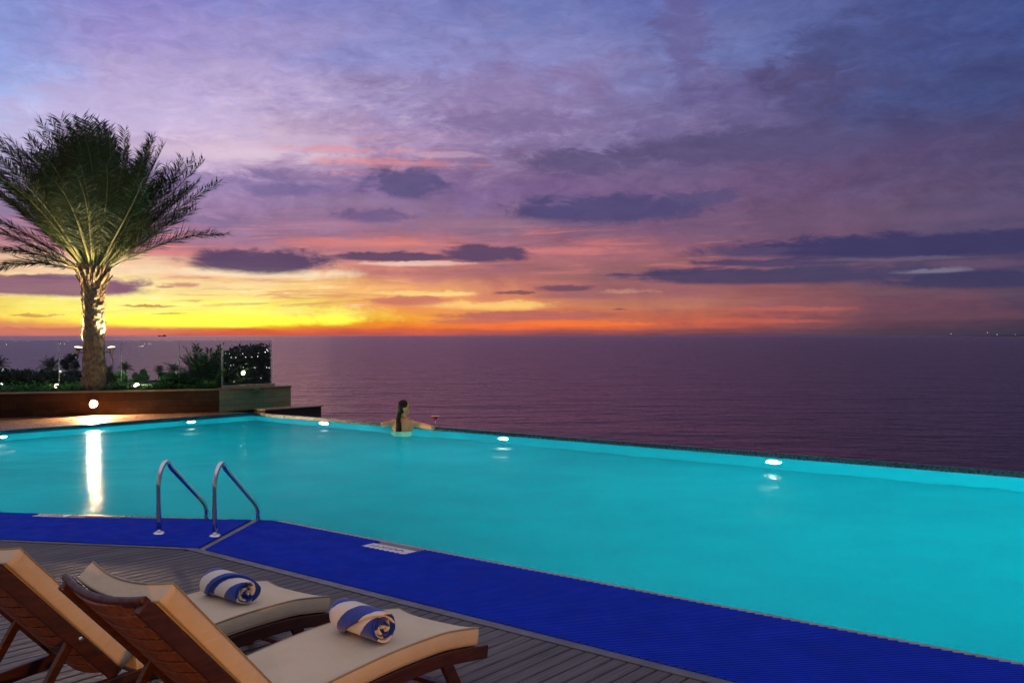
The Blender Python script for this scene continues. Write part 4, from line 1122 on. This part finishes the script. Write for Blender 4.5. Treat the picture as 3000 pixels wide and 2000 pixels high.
boat(20, 1010.5, 8, 'tiny lit boat on the sea near the left edge', .7); boat(178, 1008.5, 9, 'tiny lit boat left of the palm trunk', .7); boat(189, 1008.6, 6, 'tiny lit boat closest to the left side of the trunk', .6)
boat(424, 1008.6, 7, 'leftmost of three tiny lit boats between palm and cycad', .6); boat(436, 1008.4, 7, 'middle one of three tiny lit boats between palm and cycad', .6); boat(442, 1008.7, 6, 'rightmost of three tiny lit boats between palm and cycad', .6)
boat(18, 1052, 14, 'dark unlit boat on the sea near the left edge', 0)
# far headland
Yh = 14000; m_ = MB(); n_ = 60; prev = None
xs_ = np.linspace(2820, 3900, n_)
hts = [max(.15, 6.2*min(1,(x-2820)/230)*(.75+.25*math.sin(x*.05)+.2*math.sin(x*.021+1))) if not 2905 < x < 2915 else .3 for x in xs_]
for x, h_ in zip(xs_, hts):
    X = (x-1500)/F*Yh; m_.v += [Vector((X,Yh,SEA-2)), Vector((X,Yh+150,SEA+4+h_/F*Yh)), Vector((X,Yh+900,SEA-2))]
for i in range(n_-1):
    for j in range(2): m_.f.append((i*3+j, i*3+3+j, i*3+4+j, i*3+1+j))
m_.build('headland', M['hull'], kind='structure')
for x, y, r, lb in ((2786,977.4,4,'far white light left of the headland on the horizon'),(2893,974.2,4,'far white light high above the headland'),(2921,979.8,4,'far white light at the headland shore'),(2974,979.8,3,'faint far light toward the right end of the headland')):
    p = fp(x,y,Yh-60); t_ = thing('shore_light', lb, 'shore light', (p.x,p.y,SEA), 'far shore lights on the horizon')
    MB().tube([(p.x,p.y,SEA-1),(p.x,p.y,p.z)], .8, 6).build('mast', M['hull'], t_); MB().ell(p, r, r, r, nu=8, nv=6).build('lamp', M['lamp_far'], t_)


la = bpy.data.lights.new('cycad_uplight', 'SPOT'); la.energy = 60; la.color = (.9,1,.45); la.spot_size = R(75); la.shadow_soft_size = .02
lo = bpy.data.objects.new('cycad_uplight', la); COL.objects.link(lo); lo.location = (-7.62, 23.0, .30); lo.rotation_euler = Vector((-.25,-.5,-1)).to_track_quat('Z','Y').to_euler()
# ------------------------------------------------------------------ sky
W = bpy.data.worlds.new('World'); scene.world = W; W.use_nodes = True
t = NT(W.node_tree); bg = t.n['Background']
d = t.vm('NORMALIZE', t.new('ShaderNodeTexCoord').outputs['Generated'])
X, Y, Z = t.sep(d)
az = t.math('ARCTAN2', X, Y); el = t.math('ARCSINE', Z)
pl = t.vm('DIVIDE', d, t.comb(*( [t.math('ADD', t.math('MAXIMUM', Z, 0), .10)]*3 )))     # cloud layer plane
plf = t.vm('MULTIPLY', pl, (1,1,0))
n_big = t.noise(t.vm('MULTIPLY', plf, (.55,.8,1)), 1.0, 6, .58, .4)
n_rip = t.noise(t.vm('MULTIPLY', plf, (1.6,4.2,1)), 2.2, 7, .62, .5)
ae = t.comb(az, t.math('MULTIPLY', el, 5.5), 3.3)
n_str = t.noise(ae, 7, 8, .62, .35)
n_fin = t.noise(t.comb(az, t.math('MULTIPLY', el, 9), 8.1), 22, 6, .6, .2)
n_puf = t.noise(t.comb(az, t.math('MULTIPLY', el, 1.8), 1.7), 9, 8, .62, .6)
n_rag = t.noise(t.comb(az, t.math('MULTIPLY', el, 2.6), 5.2), 30, 6, .68, .8)
ctr = lambda n_: t.math('SUBTRACT', n_, .5)
lift = t.math('ADD', t.math('MULTIPLY', el, .35), .010)
up_f = t.mr(el, R(3), R(8)); lo_f = t.math('SUBTRACT', 1, up_f)
mixn = lambda a, b: t.math('ADD', t.math('MULTIPLY', a, lo_f), t.math('MULTIPLY', b, up_f))
n_pu2 = t.noise(t.comb(az, t.math('MULTIPLY', el, 2.0), 9.4), 17, 8, .64, .5)
n_strm = mixn(n_str, n_pu2); n_finm = mixn(n_fin, n_rag)
elw = t.math('ADD', el, t.math('MULTIPLY', t.math('ADD', ctr(n_strm), t.math('MULTIPLY', ctr(n_puf), .5)), lift))
azw = t.math('ADD', az, t.math('MULTIPLY', ctr(n_puf), .25))
cols_x = [0,375,750,1125,1500,1875,2250,2625,3000]
rows = [
 (983, [(160,92,105),(190,98,95),(215,100,80),(180,90,85),(140,78,85),(118,70,82),(92,65,82),(75,60,78),(60,54,76)]),
 (972, [(205,112,98),(215,110,88),(232,105,70),(220,98,70),(175,88,85),(150,80,82),(110,70,85),(82,64,80),(62,56,76)]),
 (955, [(225,140,100),(245,165,90),(252,195,35),(246,135,50),(240,110,62),(222,106,68),(140,80,85),(98,68,82),(72,58,80)]),
 (930, [(246,200,80),(255,244,85),(255,252,60),(248,168,60),(222,120,80),(205,112,82),(160,86,84),(122,76,86),(80,62,86)]),
 (893, [(255,222,110),(255,250,140),(255,244,110),(242,150,92),(226,140,95),(196,124,98),(150,92,96),(122,78,92),(86,66,90)]),
 (850, [(255,220,150),(255,238,160),(255,220,140),(250,180,110),(200,122,105),(158,100,105),(146,90,95),(116,82,95),(88,72,94)]),
 (800, [(240,200,165),(252,212,170),(240,178,140),(205,130,120),(168,108,105),(150,100,105),(118,82,102),(92,74,100),(78,66,98)]),
 (740, [(192,135,150),(188,122,140),(172,118,135),(192,122,128),(188,115,122),(160,102,115),(130,90,115),(96,78,106),(84,72,104)]),
 (660, [(148,125,162),(165,130,165),(152,120,155),(148,112,142),(140,108,135),(122,92,124),(114,86,116),(102,82,112),(90,78,112)]),
 (560, [(160,142,185),(165,148,190),(155,126,170),(134,108,152),(126,100,146),(118,94,135),(110,85,122),(96,80,116),(86,78,115)]),
 (480, [(190,185,225),(200,180,212),(185,160,196),(165,128,165),(138,112,152),(110,92,132),(96,82,122),(90,76,116),(85,76,114)]),
 (400, [(180,190,235),(205,185,218),(192,168,198),(174,148,188),(142,122,166),(128,114,160),(92,86,130),(80,78,122),(74,74,118)]),
 (300, [(150,172,232),(190,175,220),(188,170,212),(162,148,195),(146,132,180),(128,118,166),(96,92,142),(75,82,132),(66,75,125)]),
 (150, [(140,152,214),(158,144,204),(158,148,202),(140,140,198),(136,134,190),(120,124,180),(98,108,165),(78,86,142),(66,80,138)]),
 (0,   [(122,142,205),(134,130,200),(130,132,196),(128,130,192),(112,122,182),(104,112,176),(92,100,158),(78,90,146),(60,84,138)]),
]
fac = t.math('ADD', t.math('DIVIDE', azw, 2*math.pi), .5)
def azf(x): return math.atan((x-1500)/F)/(2*math.pi)+.5
def elv(y): return math.atan((HY-y)/F)
cur = None
for y, cs in rows:
    dark = tuple(v*.62 for v in lin(cs[-1])); l0 = lin(cs[0])
    back = (.15,.125,.135)
    stops = [(0, back), (azf(0)-.12, tuple(.5*a+.5*b for a, b in zip(l0, back)))] + [(azf(x), lin(c)) for x, c in zip(cols_x, cs)] + [(azf(3000)+.12, tuple(.7*a for a in lin(cs[-1]))), (1, back)]
    r_ = t.ramp(fac, stops)
    cur = r_ if cur is None else t.mix(t.mr(elw, elv(prev_y), elv(y)), cur, r_)
    prev_y = y
cur = t.mix(t.mr(el, R(20), R(42)), cur, (.50,.45,.53))
# general cloud texture
amt = t.math('ADD', t.math('MULTIPLY', ctr(n_big), t.math('MULTIPLY', up_f, .55)), t.math('ADD', t.math('MULTIPLY', ctr(n_strm), 1.05), t.math('MULTIPLY', ctr(n_rag), t.math('MULTIPLY', up_f, .35))))
amt = t.math('ADD', amt, t.math('MULTIPLY', ctr(n_finm), .28))
gain = t.math('ADD', .98, t.math('MULTIPLY', amt, .55))
cur = t.vm('MULTIPLY', cur, t.comb(gain, gain, t.math('ADD', .98, t.math('MULTIPLY', amt, .40))))

# rippled high cloud and pink lit wisps
rot = t.comb(t.math('ADD', az, t.math('MULTIPLY', el, .9)), t.math('SUBTRACT', t.math('MULTIPLY', el, 3.4), t.math('MULTIPLY', az, .55)), 2.2)
n_cc = t.noise(rot, 30, 8, .66, .25)
a_ = lambda x, y: (math.atan((x-1500)/F), math.atan((HY-y)/F*math.cos(math.atan((x-1500)/F))), 0)
aev = t.comb(az, el, 0)
def zone(x, y, rx, ry):
    return t.mr(t.vm('LENGTH', t.vm('MULTIPLY', t.vm('SUBTRACT', aev, a_(x,y)), (F/rx, F/ry, 0)), out=1), 1.0, .35)
rz = t.math('MAXIMUM', zone(1200, 370, 1050, 190), zone(600, 450, 500, 110))
cur = t.mix(t.math('MULTIPLY', rz, t.mr(n_cc, .50, .76, 0, .55)), cur, t.mix(t.mr(az, R(-25), R(8)), lin((236,212,226)), lin((176,164,204))))
cur = t.mix(t.math('MULTIPLY', rz, t.mr(n_cc, .50, .28, 0, .55)), cur, t.mix(t.mr(az, R(-25), R(8)), lin((158,132,174)), lin((112,98,146))))
n_wsp = t.noise(t.comb(az, t.math('SUBTRACT', t.math('MULTIPLY', el, 14), t.math('MULTIPLY', az, .5)), 6.6), 11, 8, .66, .7)
wz = t.math('MAXIMUM', t.math('MAXIMUM', zone(700, 730, 1150, 130), zone(1700, 740, 900, 120)), zone(1100, 470, 600, 90))
cur = t.mix(t.math('MULTIPLY', wz, t.mr(n_wsp, .53, .70, 0, .75)), cur, t.mix(t.mr(az, R(-18), R(14)), lin((240,142,124)), lin((190,112,118))))
cur = t.mix(t.math('MULTIPLY', wz, t.mr(n_wsp, .47, .30, 0, .50)), cur, lin((118,88,124)))
yz = zone(500, 860, 900, 90)
cur = t.mix(t.math('MULTIPLY', yz, t.mr(n_wsp, .50, .36, 0, .60)), cur, lin((206,128,104)))
cur = t.mix(t.math('MULTIPLY', yz, t.mr(n_fin, .55, .70, 0, .8)), cur, lin((255,240,190)))
# cloud bodies: (x, y, rx, ry, colour, opacity, edge)
blobs = [
 (500,918,470,32,(266,258,125),.6,.9),(600,940,340,18,(275,270,80),.8,.6),(700,420,420,50,(222,196,220),.6,.9),(330,330,330,60,(196,180,222),.6,1.0),
 (200,440,260,60,(205,192,228),.35,.9),(600,535,300,34,(150,128,174),.7,.8),(470,440,150,34,(172,150,192),.65,.9),(900,520,220,30,(120,104,150),.6,.9),
 (700,455,330,30,(232,206,222),.55,1.0),(1010,440,210,14,(222,150,160),.55,1.0),(1130,478,240,12,(226,140,140),.55,1.0),(1320,455,160,10,(205,170,195),.6,1.0),(1500,300,330,120,(140,118,165),.45,1.0),(1480,360,250,30,(120,104,152),.5,.9),
 (1750,470,170,42,(94,84,124),.75,.7),(2180,430,420,42,(88,80,120),.7,.55),(1920,390,60,26,(112,100,148),.6,.9),
 (2330,225,120,60,(84,74,116),.75,.9),(2480,130,150,70,(76,82,130),.65,.9),(2430,260,200,50,(84,78,120),.55,.9),(2000,80,60,190,(104,94,146),.6,.8),(2140,290,60,66,(102,92,140),.6,.9),
 (1190,535,125,42,(88,82,126),.8,.7),(1110,632,130,20,(104,88,134),.7,.8),(830,562,130,24,(112,98,148),.65,.8),(1770,615,265,44,(80,74,118),.9,.6),(2060,580,110,26,(88,80,122),.7,.7),
 (600,650,190,26,(128,108,146),.6,.8),(1000,590,240,16,(150,128,160),.4,.9),(480,700,190,16,(150,116,148),.5,.9),(900,660,160,14,(178,130,158),.45,1.0),
 (520,740,240,12,(228,135,128),.6,1.0),(1000,712,200,14,(222,132,126),.65,1.0),(1560,735,240,11,(214,128,126),.6,1.0),
 (745,800,250,16,(255,228,190),.85,.8),(640,835,200,14,(255,226,165),.7,.9),(250,785,180,12,(250,215,180),.7,.9),
 (760,764,165,36,(86,68,102),.95,.55),(1130,752,170,13,(96,72,102),.95,.55),(1420,743,140,26,(90,70,102),.95,.55),(1180,772,130,8,(246,208,186),.75,.8),(1310,771,110,4,(236,176,160),.6,.8),
 (100,838,260,26,(138,92,120),.92,.5),(170,812,80,7,(128,90,120),.8,.7),(345,842,50,16,(138,92,118),.8,.7),(560,833,60,7,(188,112,112),.7,.8),(430,895,70,4,(182,120,70),.8,.7),(105,922,45,4,(190,120,80),.7,.7),(480,918,40,3,(200,140,60),.6,.7),(500,838,30,4,(180,110,110),.7,.7),
 (60,975,150,16,(200,118,105),.9,.5),(270,968,230,10,(208,122,98),.8,.5),
 (1240,858,170,9,(255,216,136),.9,.8),(1430,893,200,16,(255,208,120),.85,.9),(1190,880,110,14,(196,112,106),.7,.7),(1560,925,270,12,(178,102,100),.75,.6),(1380,940,130,9,(186,104,98),.6,.6),
 (1510,858,60,4,(124,76,90),.8,.6),(1680,845,100,11,(108,74,98),.85,.7),(1840,907,26,3,(140,80,88),.8,.7),(1850,853,80,8,(205,150,120),.55,.9),(1730,948,240,10,(252,124,64),.7,.8),
 (1900,805,130,5,(96,72,104),.8,.7),(1730,868,180,10,(150,98,108),.5,.9),
 (2760,716,520,33,(60,57,98),.93,.45),(2230,735,160,12,(92,76,110),.7,.7),(2300,768,230,11,(74,64,100),.85,.6),(2330,806,430,24,(72,64,98),.9,.55),(2900,818,260,24,(60,58,94),.88,.6),(2480,790,320,20,(76,68,100),.75,.7),(2110,815,140,7,(84,68,100),.8,.6),
 (2720,792,110,7,(128,122,142),.75,.9),(2640,758,220,5,(112,100,126),.5,.9),(2900,772,130,14,(108,84,112),.6,.8),(2300,905,240,6,(196,100,90),.5,.9),(2150,940,260,7,(206,98,82),.6,.8),(2700,925,350,14,(104,72,88),.6,.8),
 (2600,640,360,20,(112,88,118),.4,.9),(1450,655,300,18,(168,124,142),.35,1.0),(1400,800,330,14,(172,108,112),.5,.9),
]
nz = t.math('ADD', t.math('ADD', t.math('MULTIPLY', ctr(n_puf), 1.5), t.math('MULTIPLY', ctr(n_strm), 1.5)), t.math('ADD', t.math('MULTIPLY', ctr(n_finm), .5), t.math('MULTIPLY', ctr(n_rag), 1.7)))
base_v = t.comb(t.math('ADD', az, t.math('MULTIPLY', ctr(n_puf), .09)), t.math('ADD', el, t.math('ADD', t.math('MULTIPLY', ctr(n_str), .008), t.math('MULTIPLY', ctr(n_rag), .006))), 0)
shade = t.math('ADD', 1, t.math('MULTIPLY', t.math('ADD', ctr(n_str), ctr(n_fin)), .30))
for x, y, rx, ry, c, op, ed in blobs:
    a0 = math.atan((x-1500)/F); e0 = math.atan((HY-y)/F*math.cos(a0)); sx = F/rx/(1/math.cos(a0)**2); sy = F/ry
    v = t.vm('MULTIPLY', t.vm('SUBTRACT', base_v, (a0,e0,0)), (sx*math.cos(a0)**0, sy, 0))
    dd = t.math('ADD', t.vm('LENGTH', v, out=1), t.math('MULTIPLY', nz, ed))
    f_ = t.mr(dd, 1.25, 1.25-.95*max(.55, ed), 0, op)
    cur = t.mix(f_, cur, t.vm('SCALE', lin(c)) if False else lin(c))
# fine grain of thin cloud over everything
g2 = t.math('ADD', 1, t.math('MULTIPLY', t.math('ADD', t.math('MULTIPLY', ctr(n_pu2), .8), t.math('ADD', t.math('MULTIPLY', ctr(n_finm), .8), t.math('MULTIPLY', ctr(n_rag), .5))), .28))
cur = t.vm('MULTIPLY', cur, t.comb(g2, g2, t.math('ADD', .25, t.math('MULTIPLY', g2, .75))))
# below the horizon
cur = t.mix(t.mr(el, -.02, -.001), (.03,.03,.05), cur)
t.set(bg, 'Color', cur); bg.inputs['Strength'].default_value = 1.0
W.cycles.sampling_method = 'MANUAL'; W.cycles.sample_map_resolution = 1024

# warm hotel terrace lamp behind the camera: lights the loungers' backs and sides
la = bpy.data.lights.new('terrace_wall_lamp', 'POINT'); la.energy = 520; la.color = (1,.38,.03); la.shadow_soft_size = .12
lo = bpy.data.objects.new('terrace_wall_lamp', la); COL.objects.link(lo); lo.location = (.9,-1.6,.29)
# last warm light of the sunk sun
sl_ = bpy.data.lights.new('sun', 'SUN'); sl_.energy = .02; sl_.color = (1,.55,.25); sl_.angle = R(12)
so = bpy.data.objects.new('sun', sl_); COL.objects.link(so); so.rotation_euler = Vector((math.tan(math.atan((650-1500)/F)),1,.03)).to_track_quat('Z','Y').to_euler()

scene.view_settings.view_transform = 'Standard'; scene.view_settings.look = 'None'; scene.view_settings.exposure = 0; scene.view_settings.gamma = 1
cy = scene.cycles
cy.use_denoising = True; cy.max_bounces = 10; cy.transmission_bounces = 8; cy.transparent_max_bounces = 16; cy.diffuse_bounces = 4; cy.glossy_bounces = 4
cy.sample_clamp_indirect = 4; cy.caustics_reflective = False; cy.caustics_refractive = True; cy.blur_glossy = .5
